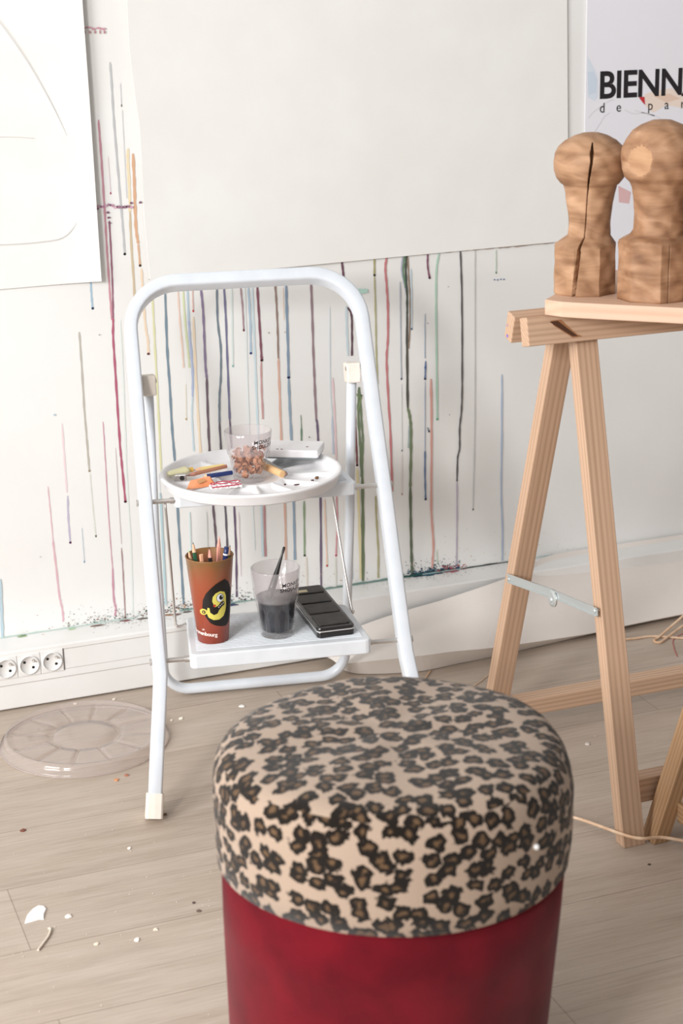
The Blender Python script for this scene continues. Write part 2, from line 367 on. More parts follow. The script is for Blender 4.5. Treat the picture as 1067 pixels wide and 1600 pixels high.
D('#dbe6e0', 2.4, [(188, 500), (193, 600), (198, 740), (205, 860), (208, 960)]); D('#dde5ea', 2, [(248, 740), (252, 800)])
D('#b4b7ba', 3, [(172, 97), (175, 140), (178, 190), (183, 250), (188, 310), (192, 355), (195, 397)], '#16181a')
D('#cfcdd2', 1.5, [(188, 130), (190, 165)], '#777'); D('#d3d4d6', 1.6, [(191, 172), (194, 230), (198, 310)])
D('#ecd6a4', 4, [(200, 232), (200, 255), (202, 290), (203, 330)]); D('#cdb387', 3.2, [(203, 330), (205, 380), (209, 440), (212, 500), (216, 560), (222, 625), (226, 740)])
D('#dd9c6c', 4.2, [(208, 240), (210, 285), (211, 320), (213, 360), (216, 380)]); D('#d9a075', 3, [(216, 380), (219, 415)], '#3a1a10')
D('#f0cfa8', 3.4, [(221, 420), (224, 470), (228, 515), (231, 530), (232, 553)], '#6a3a3a')
D('#dcdc9a', 3, [(237, 440), (240, 500), (243, 560), (248, 650), (252, 740)])
D('#5f7d92', 3.6, [(258, 455), (261, 540), (265, 600), (269, 670), (274, 730), (279, 820), (283, 880), (287, 945)])
D('#ecc6ae', 2.6, [(278, 452), (281, 500), (285, 545), (287, 575)]); D('#cfdda0', 2.8, [(286, 452), (289, 500), (294, 550), (296, 575)], None)
D('#a4c4d8', 3, [(293, 450), (295, 500)]); D('#9fb2da', 3.2, [(295, 500), (297, 530), (301, 580), (301, 620)]); D('#b7d2de', 2.6, [(301, 620), (300, 650), (303, 705)])
D('#ddab9f', 2, [(301, 452), (302, 486)], '#c84a50'); D('#e6e0cc', 2, [(290, 600), (291, 655)], '#b8a070')
D('#f2d6ae', 3.4, [(302, 495), (305, 560), (309, 640), (314, 715)])
D('#77628c', 3.6, [(314, 451), (317, 480), (319, 520), (321, 570), (323, 590)]); D('#57414f', 3.6, [(323, 590), (325, 650), (328, 715), (333, 790), (337, 835), (340, 880), (342, 940)])
D('#5c7080', 3.2, [(339, 450), (340, 500), (345, 545), (345, 590), (343, 620), (343, 660)]); D('#4a4250', 3.2, [(343, 660), (347, 730), (352, 792), (355, 850), (357, 910)])
D('#5f5c88', 3.2, [(350, 449), (353, 500), (356, 580), (359, 655)]); D('#50385a', 3.2, [(359, 655), (363, 720), (366, 790), (369, 860), (370, 933)])
D('#cfe0dc', 2.4, [(362, 449), (363, 510), (364, 572)], '#88b8b0'); D('#a27a84', 2.6, [(376, 449), (379, 480), (381, 516)], '#6a3040')
D('#dfe9e8', 2.6, [(382, 449), (385, 540), (388, 648), (393, 760), (398, 860)]); D('#9fc0d8', 3.2, [(388, 449), (391, 500), (392, 552)], '#2a3f78')
D('#bfdae4', 3.2, [(394, 449), (396, 500), (399, 570), (402, 650), (407, 760), (411, 870)])
D('#7a3348', 3.6, [(402, 446), (404, 480), (407, 530), (409, 563)], '#30101c'); D('#c88a88', 3, [(408, 563), (409, 610), (411, 655)]); D('#b87478', 3.2, [(413, 785), (415, 870)])
D('#8b6b5c', 3, [(430, 445), (432, 475), (434, 520), (435, 560)]); D('#dfa489', 3.4, [(435, 560), (437, 620), (440, 695), (445, 790), (447, 875)])
D('#f2ddca', 2, [(442, 449), (443, 500)]); D('#6c89a8', 4, [(447, 444), (448, 480), (450, 540), (451, 590)], '#222c50'); D('#7a98b2', 4, [(451, 590), (453, 640), (456, 700), (459, 790), (461, 875)])
D('#6b8f74', 1.5, [(470, 648), (471, 668)]); D('#54805f', 3, [(471, 668), (471, 705)]); D('#779a6a', 3, [(475, 783), (476, 868)], '#2f3a2a')
D('#8a6a74', 3.6, [(486, 442), (488, 500), (490, 560), (492, 610), (494, 655)]); D('#5a4668', 3.6, [(494, 655), (496, 665), (498, 710), (501, 790), (502, 930)])
D('#cddce6', 2, [(515, 480), (516, 600), (519, 650)]); D('#b5c4da', 3, [(519, 650), (521, 710)]); D('#e8bcc2', 2.6, [(520, 590), (523, 650), (525, 700), (526, 760)]); D('#d8808a', 2.6, [(526, 775), (527, 820), (525, 868)], '#b04060')
D('#efc6a8', 2.4, [(507, 780), (509, 830), (511, 884)], '#b83a3a'); D('#5a2a40', 3.6, [(534, 408), (536, 425), (537, 436)]); D('#4a2436', 3.2, [(543, 480), (549, 492), (550, 520), (550, 556)])
D('#bcd4de', 3.6, [(541, 478), (542, 520), (544, 556)]); D('#6b2e2e', 3.2, [(554, 630), (555, 660), (557, 700), (558, 727)], '#301010'); D('#e0d090', 4.2, [(558, 732), (561, 800), (564, 905)])
D('#5a7048', 4, [(561, 605), (560, 650), (563, 700), (565, 745)]); D('#567048', 3.6, [(562, 612), (565, 660), (567, 690), (566, 720), (566, 752)]); D('#54683c', 5, [(566, 745), (567, 810), (567, 908)])
D('#6a8848', 2.4, [(557, 615), (561, 622), (565, 617), (562, 632), (559, 640)]); D('#90b8d8', 3.2, [(548, 798), (549, 850), (550, 905)])
D('#a09a58', 3, [(585, 404), (585, 430)], '#2a2418'); D('#aca86c', 2.6, [(585, 432), (587, 500), (588, 555), (590, 600)]); D('#a8a060', 3, [(587, 775), (588, 810), (591, 860), (591, 903)])
D('#cc6468', 3.6, [(604, 402), (602, 420), (604, 445), (606, 480), (606, 530), (604, 560), (606, 610), (610, 680), (613, 768)])
D('#a8a8c8', 2, [(629, 400), (627, 420), (630, 438), (634, 455)]); D('#8a6a50', 2.2, [(637, 400), (639, 440), (641, 470), (640, 520), (638, 545)]); D('#b8d0dc', 2.4, [(642, 420), (643, 470), (643, 514)], '#5a7088')
D('#4f8058', 3, [(632, 400), (630, 425), (634, 450)]); D('#2e3a2e', 3.4, [(635, 399), (634, 425), (636, 460), (636, 490)]); D('#3a3a30', 4, [(636, 490), (636, 560), (637, 637)])
D('#5f7448', 4.4, [(637, 637), (640, 650), (642, 670), (642, 705), (641, 760)]); D('#9ab0b0', 2.4, [(639, 665), (638, 700)]); D('#4a5a38', 4.4, [(641, 760), (642, 830), (643, 870), (644, 898)])
D('#a2adbc', 2, [(625, 440), (626, 520), (627, 592)], '#444a68'); D('#d4d8d6', 1.6, [(627, 600), (628, 704)], '#6a6a78'); D('#e0d0c8', 1.4, [(628, 710), (628, 772)], '#a06858')
D('#8aa0bc', 1.6, [(664, 490), (664, 560)]); D('#4f6a9c', 3, [(665, 564), (664, 592)], '#28324f'); D('#97a4c4', 1.6, [(664, 595), (664, 703)]); D('#4f6a98', 3, [(664, 704), (664, 745), (665, 780)], '#222a48')
D('#6f8098', 2.4, [(668, 668), (670, 674)], '#3a4458')
D('#7a3858', 3, [(668, 397), (668, 415), (671, 434)], '#4a2036'); D('#9fd0b4', 3.2, [(686, 395), (682, 420), (681, 470), (682, 560), (683, 655)], '#66a884')
D('#e09080', 3.6, [(673, 592), (674, 650), (674, 720), (674, 800), (677, 850), (675, 888)]); D('#4a4648', 3, [(719, 391), (721, 440), (722, 520), (722, 600), (721, 640), (718, 670), (718, 700), (715, 715), (714, 752)])
D('#b2a4bc', 2.4, [(714, 752), (714, 820), (713, 886)]); D('#c2c2be', 1.8, [(742, 391), (742, 480), (742, 600), (741, 700), (739, 796)], '#3f3f3f')
D('#b0c8b0', 1.6, [(775, 391), (775, 426)], '#3f6a4a'); D('#9fb6d8', 3, [(784, 585), (784, 680), (783, 765), (785, 820), (785, 876)])
D('#a4c6d4', 4, [(0, 905), (2, 950), (4, 998)]); D('#a4ccd6', 3.4, [(250, 770), (255, 860), (259, 945)]); D('#c0d0b8', 2, [(682, 860), (683, 880)])
D('#e0e4e0', 2, [(322, 800), (325, 900)]); D('#ead8dc', 1.8, [(372, 800), (376, 900)]); D('#c8e2e4', 2.4, [(296, 800), (301, 940)]); D('#e8dcc8', 2.2, [(478, 870), (480, 930)]); D('#d8dccc', 2, [(524, 870), (525, 928)])
V = []; F = []; C = []
def lin_(h):
    c = [int(h[i:i + 2], 16) / 255 for i in (1, 3, 5)]; g = sum(c) / 3
    c = [(v + (g - v) * 0.22) for v in c]; return lin([v + (0.92 - v) * 0.16 for v in c])
def addpoly(ps, col, y):
    k = len(V); V.extend([(p.x, y, p.z) for p in ps]); F.append(tuple(range(k, k + len(ps)))); C.extend([col] * len(ps))
for i, (c, wd, pts, dot) in enumerate(DR):
    y = WY - 0.0004 - 0.000012 * i
    P = [on_wall(*p) for p in pts]; P = smooth_path(P, 8); hw = wd * 0.5 * 0.00140
    k0 = len(V); n = len(P)
    for j, p in enumerate(P):
        f = j / (n - 1); h = hw * (0.85 + 0.3 * math.sin(j * 1.3 + i) * 0.5 + 0.15 * random.random()) * (1.0 if 0 < j else 0.6)
        jit = random.uniform(-1, 1) * 0.00022
        V.append((p.x - h + jit, y, p.z)); V.append((p.x + h + jit, y, p.z)); C.extend([lin_(c)] * 2)
    for j in range(n - 1): F.append((k0 + 2 * j, k0 + 2 * j + 1, k0 + 2 * j + 3, k0 + 2 * j + 2))
    if dot:
        q = P[-1]; d_ = dot if len(dot) == 7 else '#777777'
        addpoly([q + Vector((hw * 1.25 * math.cos(a), 0, 0.0025 * math.sin(a))) for a in [k * math.pi / 5 for k in range(10)]], lin(d_), y - 0.0001)
def blot(px, py, rx, rz, col, y=WY - 0.0022, n=12, jag=0.35):
    q = on_wall(px, py)
    addpoly([q + Vector((rx * (1 + random.uniform(-jag, jag)) * math.cos(2 * math.pi * k / n), 0, rz * (1 + random.uniform(-jag, jag)) * math.sin(2 * math.pi * k / n))) for k in range(n)], lin(col), y)
def colobj(name, V, F, C, parent):
    o = mk(name, V, F, MT['paint'], parent); me = o.data
    ca = me.color_attributes.new('Col', 'FLOAT_COLOR', 'POINT')
    ca.data.foreach_set('color', [x for c in C for x in c]); return o
# smears
for x in range(150, 206, 5): blot(x, 322 + random.uniform(-2, 2), 0.004, 0.0025, random.choice(['#c79bb0', '#b98aa4', '#cfa9b8', '#9a7388']))
for x, y in ((152, 326), (205, 317), (168, 332), (170, 340), (171, 348), (219, 316)): blot(x, y, 0.003, 0.002, '#80586e', WY - 0.0023)
for x in (130, 138, 146, 154, 161): blot(x, 43 + (x % 3), 0.005, 0.002, '#c99aa4'); blot(x + 2, 50, 0.0018, 0.003, '#b98c92', WY - 0.0023)
for x in range(772, 790, 5): blot(x, 437 + random.uniform(-1, 1), 0.002, 0.0014, '#5a6f9c')
for x, y, r, c in ((566, 455, 0.011, '#b4d8cc'), (553, 452, 0.006, '#c8e0d8'), (240, 436, 0.006, '#dcc9a4'), (250, 434, 0.006, '#d8ccbc'), (257, 433, 0.003, '#5a4a44'), (668, 505, 0.001, '#5a6f9c'), (700, 448, 0.001, '#777777'),
                   (155, 523, 0.0015, '#9c9c9c'), (85, 648, 0.002, '#b8ccd4'), (63, 870, 0.001, '#999999'), (702, 648, 0.001, '#556688'), (420, 520, 0.0012, '#7a5a4a'), (445, 519, 0.0012, '#9c7a5a'), (483, 683, 0.0015, '#3a5a5a'), (664, 574, 0.002, '#3c5a94')):
    blot(x, y, r, r * 0.5 if r > 0.004 else r, c)
# brown edge line of the green scribble
colobj('paint_drips', V, F, C, wl)
# splatter at the foot of the wall
V = []; F = []; C = []
def crease(x): return 998 - 0.1475 * x + (8 if 200 < x < 560 else 0) * 0
def cr(x):  # crease line of wall and trunking in the photo
    return np.interp(x, [0, 227, 549, 792, 1067], [998, 964, 914, 884, 851])
def specks(x0, x1, spread, n, cols, r0=0.0006, r1=0.0016, up=1.0):
    for _ in range(n):
        x = random.uniform(x0, x1); d = abs(random.gauss(0, spread)); r = random.uniform(r0, r1) * (1.0 if d < spread else 0.7)
        blot(x, cr(x) - d * up - 1, r * random.uniform(0.8, 1.6), r, random.choice(cols), WY - 0.0008 - 0.001 * random.random(), 7)
specks(105, 230, 9, 150, ['#8fa79c', '#6f7f74', '#b8c8c0', '#8a6a5c', '#5a4a44', '#a8bcb4'])
specks(225, 300, 10, 170, ['#5a4a44', '#4f6a5c', '#8a5a44', '#7a8f84', '#c08a5c', '#332e2c'])
specks(300, 400, 10, 160, ['#4a5a6a', '#5a7a78', '#30384a', '#88a49c', '#7a5a54'])
specks(620, 720, 10, 260, ['#274a5c', '#35606c', '#1e3040', '#4a7888', '#233a58'], 0.0006, 0.0018)
specks(640, 705, 4, 160, ['#1f3a50', '#2c5a70', '#1b2a3a'], 0.0014, 0.0035)
specks(680, 730, 5, 60, ['#9c4a50', '#8a3a44', '#b86a6c'], 0.0014, 0.003)
specks(470, 900, 26, 170, ['#c8a898', '#b8b0b0', '#8a8a90', '#b89488'], 0.0004, 0.0010)
specks(30, 500, 30, 120, ['#c4c8c4', '#c0b0a8'], 0.0004, 0.0011)
for a, b, c in ((0, 210, '#bcd0c8'), (280, 400, '#7f9c94'), (500, 615, '#6f8c84'), (615, 660, '#2f5a50'), (660, 800, '#9cb8b4'), (720, 870, '#c2d2d0')):
    k0 = len(V); xs = np.linspace(a, b, 16)
    for x in xs:
        q = on_wall(x, cr(x)); t = 0.0012 + 0.0012 * random.random()
        V.append((q.x, WY - 0.0019, 0.1195)); V.append((q.x, WY - 0.0019, 0.1195 + t * (2.2 if c == '#2f5a50' or a == 500 else 1.3))); C.extend([lin(c)] * 2)
    for j in range(15): F.append((k0 + 2 * j, k0 + 2 * j + 2, k0 + 2 * j + 3, k0 + 2 * j + 1))
colobj('paint_splatter', V, F, C, wl)
# faint splashed wash band above the crease
# flecks lying on the ledge
V = []; F = []; C = []
def ledge(x, d, rx, ry, col, n=9):
    k = len(V); z = 0.1194 + 0.00005 * random.random()
    for i in range(n):
        a = 2 * math.pi * i / n; V.append((x + rx * random.uniform(0.6, 1.3) * math.cos(a), WY - d + ry * random.uniform(0.6, 1.3) * math.sin(a), z)); C.append(lin(col))
    F.append(tuple(range(k, k + n)))
def lx(px): return on_wall(px, cr(px)).x
for px, d, rx, ry, c in ((33, 0.008, 0.010, 0.005, '#90a878'), (36, 0.004, 0.007, 0.003, '#5f7048'), (112, 0.008, 0.008, 0.006, '#b0ccA4'), (150, 0.012, 0.014, 0.005, '#7a5c54'), (143, 0.010, 0.007, 0.004, '#94746a'),
                         (196, 0.008, 0.008, 0.005, '#8a4f50'), (190, 0.006, 0.006, 0.004, '#7a5a54'), (220, 0.010, 0.010, 0.006, '#6c625a'), (228, 0.012, 0.008, 0.004, '#584a44'), (65, 0.016, 0.003, 0.002, '#d8c0b0'),
                         (262, 0.012, 0.010, 0.007, '#a07858'), (272, 0.016, 0.010, 0.006, '#7c5c54'), (290, 0.010, 0.010, 0.006, '#6c605c'), (360, 0.008, 0.010, 0.008, '#3a4468'), (366, 0.012, 0.006, 0.005, '#5a4a5c'),
                         (655, 0.004, 0.02, 0.007, '#23445a'), (670, 0.005, 0.014, 0.008, '#2c5266'), (685, 0.006, 0.01, 0.006, '#2a3a4c'), (706, 0.008, 0.012, 0.008, '#b0606a'), (698, 0.004, 0.009, 0.005, '#8f4550')):
    ledge(lx(px), d, rx, ry, c)
for _ in range(260):
    px = random.choice([random.gauss(205, 35), random.gauss(290, 40), random.gauss(670, 32), random.uniform(560, 820)])
    ledge(lx(px), min(0.07, abs(random.gauss(0, 0.022)) + 0.002), 0.0013, 0.0011, random.choice(['#5a5a58', '#3f5a68', '#a88a78', '#8f9c94', '#4a4440']), 6)
colobj('paint_fleck', V, F, C, tk)

# ================================================================== PAPERS ON THE WALL
def sheet(name, L_, T_, off, m, nu=90, nv=60, thick=0.0012):
    """grid between left edge polyline and right edge polyline, given as photo points on the wall; off(u, v) lifts it from the wall"""
    def ev(poly, t):
        ys = [p[1] for p in poly]; y = ys[0] + (ys[-1] - ys[0]) * t; return float(np.interp(y, ys, [p[0] for p in poly])), y
    V = []; F = []
    for j in range(nv + 1):
        v = j / nv; a = ev(L_, v); b = ev(T_, v)
        for i in range(nu + 1):
            u = i / nu; q = on_wall(a[0] + (b[0] - a[0]) * u, a[1] + (b[1] - a[1]) * u)
            V.append((q.x, WY - 0.003 - off(u, v), q.z))
    for j in range(nv):
        for i in range(nu):
            a = j * (nu + 1) + i; F.append((a, a + 1, a + nu + 2, a + nu + 1))
    o = mk(name, V, F, m)
    s = o.modifiers.new('thick', 'SOLIDIFY'); s.thickness = thick; s.offset = 0
    return o
random.seed(2)
p1 = sheet('paper_sheet', [(-700, -520), (-350, 0), (-60, 457)], [(108, -540), (126, 0), (137, 150), (147, 300), (156, 438)],
           lambda u, v: 0.0115 * u ** 6 + 0.001 * v ** 8, MT['paper'])
tag(p1, 'large white drawing paper at the left edge of the photo, with faint rounded outline', 'paper')
def pencil(pts, parent, w_=0.0009, col='#d9d8d6', y=WY - 0.0165):
    P = smooth_path([on_wall(*p) for p in pts], 8); vs = []; fs = []
    for j, p in enumerate(P):
        t = (P[min(j + 1, len(P) - 1)] - P[max(j - 1, 0)]).normalized(); nn = Vector((-t.z, 0, t.x)) * w_
        vs += [(p.x - nn.x, y, p.z - nn.z), (p.x + nn.x, y, p.z + nn.z)]
    fs = [(2 * j, 2 * j + 1, 2 * j + 3, 2 * j + 2) for j in range(len(P) - 1)]
    return mk('pencil_line', vs, fs, mat('pencil_grey', col, 0.8), parent)
pencil([(-20, 20), (0, 38), (40, 95), (75, 155), (105, 215), (125, 260), (131, 300), (125, 335), (100, 368), (60, 377), (0, 381), (-40, 380)], p1, y=WY - 0.0095)
pencil([(-20, 213), (20, 213), (50, 215)], p1, 0.0006, '#e0dfdd', y=WY - 0.0095)
def e1(u, v): return 0.012 * (1 - u) ** 5 + 0.001 * v ** 6 + 0.003 * math.sin(2.5 * u + 1.0 * v) ** 2 + 0.0008 * u ** 8
p2 = sheet('paper_sheet', [(186, -540), (195, 0), (198, 70), (205, 130), (215, 200), (222, 340), (231, 437)], [(878, -540), (885, 0), (886, 200), (887, 376)], e1, MT['paper'])
tag(p2, 'biggest blank white paper, pinned to the wall above the stepladder', 'paper')
# torn lower edges, a thin dirty fringe just under each sheet
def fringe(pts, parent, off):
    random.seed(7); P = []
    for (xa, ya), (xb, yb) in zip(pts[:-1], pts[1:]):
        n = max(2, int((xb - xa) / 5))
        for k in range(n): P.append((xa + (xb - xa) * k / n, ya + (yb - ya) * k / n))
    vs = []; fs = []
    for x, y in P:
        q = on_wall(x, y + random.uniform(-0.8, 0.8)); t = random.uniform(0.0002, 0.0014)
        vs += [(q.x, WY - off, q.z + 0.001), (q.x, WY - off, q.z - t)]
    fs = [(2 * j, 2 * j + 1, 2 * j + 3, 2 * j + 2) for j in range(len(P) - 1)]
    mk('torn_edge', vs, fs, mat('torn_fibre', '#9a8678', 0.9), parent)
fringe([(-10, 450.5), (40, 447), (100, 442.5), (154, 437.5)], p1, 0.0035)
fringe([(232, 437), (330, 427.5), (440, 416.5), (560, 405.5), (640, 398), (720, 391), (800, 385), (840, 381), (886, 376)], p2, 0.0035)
# a twig-like tear hanging from the corner
cu_ = smooth_path([on_wall(878, 374, WY - 0.004), on_wall(883, 372, WY - 0.006), on_wall(888, 369, WY - 0.008)], 4)
v, f = sweep(cu_, 0.0008); mk('paper_tear', v, f, mat('tear', '#8c7a6e', 0.8), p2)

# ---- poster
def wq(px, py, off): q = on_wall(px, py); return Vector((q.x, WY - off, q.z))
PX0, PXR = wq(916.5, 0, 0).x, 2.45
po = box('poster', (PX0, PXR, WY - 0.0035, WY - 0.001, 0.72, 1.60), MT['poster'])
tag(po, 'bluish white exhibition poster with black lettering at the top right corner', 'poster')
def flat(name, pts, col, off, parent):
    vs = [wq(x, y, off) for x, y in pts]; return mk(name, vs, [tuple(range(len(vs)))], mat(name + '_print', col, 0.5), parent)
flat('printed_shape', [(917, 88), (924, 100), (930, 112), (933, 122), (933, 150), (928, 158), (918, 152)], '#d6dfea', 0.0037, po)
flat('printed_shape', [(917, 112), (926, 112), (932, 124), (930, 145), (918, 148)], '#ccd8e6', 0.0038, po)
flat('printed_shape', [(1006, 148), (1020, 142), (1048, 138), (1062, 146), (1100, 144), (1100, 168), (1062, 168), (1040, 164), (1020, 176), (1008, 166)], '#ead9cc', 0.0037, po)
flat('printed_shape', [(1020, 150), (1045, 146), (1062, 154), (1040, 160)], '#e2c7b4', 0.0038, po)
flat('printed_shape', [(997, 152), (1006, 151), (1007, 164), (1003, 160)], '#c03038', 0.0038, po)
flat('printed_shape', [(965, 290), (985, 300), (982, 318), (966, 316)], '#d9b4b4', 0.0037, po)
for pts in ([(918, 184), (925, 176), (935, 168), (950, 158), (958, 156)], [(918, 222), (928, 206), (937, 192), (943, 182), (952, 176)], [(990, 172), (1010, 178), (1025, 182), (1040, 192), (1050, 203)], [(975, 172), (990, 178), (1005, 176), (1022, 181)]):
    o = pencil(pts, po, 0.0009, '#dcd8dc', WY - 0.0039); o.name = 'printed_line'
def lettering(body, px, py_base, height_px, off, spacing, target_w, parent, offset):
    me = text_mesh(body, 0.1, 0.1 * offset, spacing)
    xs = [v.co.x for v in me.vertices]; ys = [v.co.y for v in me.vertices if v.co.y >= 0]
    q = on_wall(px, py_base); top = on_wall(px, py_base - height_px)
    sz = (top.z - q.z) / max(ys); n = len(body)
    q2 = on_wall(px + target_w, py_base - 0.06 * target_w)
    sx = (q2.x - q.x) / (max(xs) - min(xs)); x0 = min(xs)
    return wrap_text(me, lambda x, y: (q.x + (x - x0) * sx, WY - off, q.z + y * sz), MT['ink'], 'lettering', parent)
lettering('BIENN', 936, 153.5, 42, 0.0042, 0.94, 128, po, 0.02)
lettering('ALE', 1063, 149, 41.5, 0.0042, 0.94, 92, po, 0.02)
def one_letter(ch_, px, base):      # small letters set far apart, each on its own
    me = text_mesh(ch_, 0.0278); q = on_wall(px, base); x0 = min(v_.co.x for v_ in me.vertices)
    o = wrap_text(me, lambda x, y: (q.x + (x - x0) * 0.92, WY - 0.0042, q.z + y), MT['ink'], 'letter', po)
for ch_, px in (('d', 936), ('e', 962), ('p', 1011.5), ('a', 1037), ('r', 1063), ('i', 1090), ('s', 1110)): one_letter(ch_, px, 176 - (px - 936) * 0.055)

# ---- long cream sheet slumped over the trunking onto the floor
ST = [  # x : top point (x,y,z), bulge, fold (x,y,z), underside end (x,y,z)
    ((1.060, 3.040, 0.030), (1.085, 2.995, 0.022), (1.095, 2.970, 0.016), (1.100, 2.985, 0.002)),
    ((1.175, 3.036, 0.064), (1.150, 2.985, 0.050), (1.120, 2.915, 0.037), (1.130, 2.940, 0.002)),
    ((1.273, 3.034, 0.082), (1.255, 2.960, 0.065), (1.222, 2.885, 0.043), (1.236, 2.905, 0.002)),
    ((1.357, 3.032, 0.094), (1.340, 2.950, 0.070), (1.306, 2.880, 0.042), (1.325, 2.910, 0.002)),
    ((1.507, 3.034, 0.121), (1.450, 2.945, 0.075), (1.393, 2.880, 0.036), (1.410, 2.915, 0.002)),
    ((1.610, 3.100, 0.124), (1.560, 2.965, 0.075), (1.530, 2.905, 0.022), (1.540, 2.930, 0.002)),
    ((1.680, 3.118, 0.124), (1.660, 2.985, 0.075), (1.645, 2.925, 0.012), (1.650, 2.942, 0.003)),
    ((1.780, 3.119, 0.124), (1.760, 3.000, 0.075), (1.735, 2.935, 0.012), (1.740, 2.950, 0.004)),
    ((1.980, 3.119, 0.124), (1.950, 3.020, 0.075), (1.900, 2.945, 0.012), (1.905, 2.958, 0.004)),
    ((2.400, 3.119, 0.124), (2.400, 3.040, 0.075), (2.380, 2.960, 0.012), (2.385, 2.970, 0.004))]
vs = []; fs = []; nP = None
rows = [smooth_path(r[:3], 8) + [Vector(r[2]).lerp(Vector(r[3]), t) for t in (0.33, 0.66, 1.0)] for r in ST]
cols = [smooth_path([rows[i][j] for i in range(len(rows))], 6) for j in range(len(rows[0]))]
nr = len(cols[0])
for c_ in cols: vs += [(p.x, min(p.y, 3.1215), max(p.z, 0.002)) for p in c_]
for j in range(len(cols) - 1):
    for i in range(nr - 1): fs.append((j * nr + i, j * nr + i + 1, (j + 1) * nr + i + 1, (j + 1) * nr + i))
sh = mk('paper_sheet', vs, fs, MT['cream']); s = sh.modifiers.new('t', 'SOLIDIFY'); s.thickness = 0.0015; s.offset = 0
tag(sh, 'long cream paper slumped from ledge to floor behind the trestle, lower edge curled under', 'paper')

# ================================================================== STEPLADDER
LX, LY, LP = 0.8265, 2.4599, -0.1828
la = thing('stepladder', 'white two-step folding stepladder with a hoop handrail, standing before the wall', 'stepladder', (LX, LY, 0), LP)
wf, zb, yb, wb, mm, kk, zt = 0.2379, 0.2131, 0.0934, 0.2091, 0.6098, -0.0057, 0.8086
def legp(z, s): return Vector((s * (wb + (z - zb) * kk), yb + (z - zb) * mm, z))
refn = Vector((0, -1.0, mm)).normalized()
R_ = 0.088
ztop = zt; zs = zt - R_ * 0.854
left = [Vector((-wf, 0.0, 0.004)), Vector((-(wf * 0.9 + wb * 0.1), yb * 0.1, zb * 0.1))]
path = [Vector((-wf, 0, 0.004)), Vector((-wf * 0.5 - wb * 0.5, yb * 0.5, zb * 0.5)), Vector((-wb - 0.0035, yb - 0.016, zb - 0.028)), legp(zb + 0.0, -1) + Vector((0, -0.003, 0)), legp(zb + 0.03, -1), legp(0.5, -1), legp(zs, -1)]
wt = wb + (zt - zb) * kk
tdir = Vector((0, mm, 1)).normalized()
cl = legp(zs, -1) + Vector((R_, 0, 0))
arc = [cl + Vector((-R_ * math.cos(a), 0, 0)) + tdir * (R_ * math.sin(a)) for a in [math.pi / 2 * k / 9 for k in range(1, 10)]]
pathL = path + arc
pathR = [Vector((-p.x, p.y, p.z)) for p in pathL][::-1]
full = pathL + pathR
v, f = sweep(full, 0.0118, 0.0185, refn, 24, 5.5)
mk('front_frame', v, f, MT['enamel'], la, smooth=True)
for s in (-1, 1):
    v, f = sweep([(s * wf * 1.003, -0.0005, 0.0), (s * wf * 0.993, 0.008, 0.018), (s * (wf - 0.0045), 0.0165, 0.038)], 0.0146, 0.0218, refn, 16, 6)
    v = [(a, b, max(c, 0.0)) for a, b, c in v]
    mk('rubber_foot', v, f, MT['rubber'], la)
# rear frame
yrc, zrc, wrc, yrb, wrb = 0.3938, 0.6556, 0.1822, 0.5067, 0.177
R2 = 0.05; tr = Vector((0, yrb - yrc, -(zrc - 0.012))).normalized()
pl = [Vector((-wrc, yrc, zrc - 0.01)), Vector((-wrc, yrc, zrc)) + tr * 0.3, Vector((-wrb, yrb, 0.0125)) - tr * R2]
cc = Vector((-wrb + R2, yrb, 0.0125)) - tr * R2
pl += [cc + Vector((-R2 * math.cos(a), 0, 0)) + tr * (R2 * math.sin(a)) for a in [math.pi / 2 * k / 8 for k in range(1, 9)]]
fullr = pl + [Vector((-p.x, p.y, p.z)) for p in pl][::-1]
v, f = sweep(fullr, 0.0085, 0.0120, tr.cross(Vector((1, 0, 0))), 14, 2.6)
mk('rear_frame', v, f, MT['enamel'], la, smooth=True)
for s in (-1, 1):
    v, f = boxv(-0.0125, 0.0125, -0.020, 0.018, -0.026, 0.010)
    o = mk('hinge_bracket', v, f, MT['rubber'], la, bevel=0.003, loc=(s * wrc, yrc - 0.002, zrc - 0.006)); o.rotation_euler = (math.radians(-8), 0, 0)
    v, f = lathe([(0, -0.014), (0.004, -0.014), (0.004, 0.014), (0, 0.014)], 12)
    ro = Matrix.Rotation(math.pi / 2, 4, 'Y'); mk('rivet', [ro @ Vector(p) for p in v], f, MT['steel'], o, loc=(0, -0.012, 0.0))
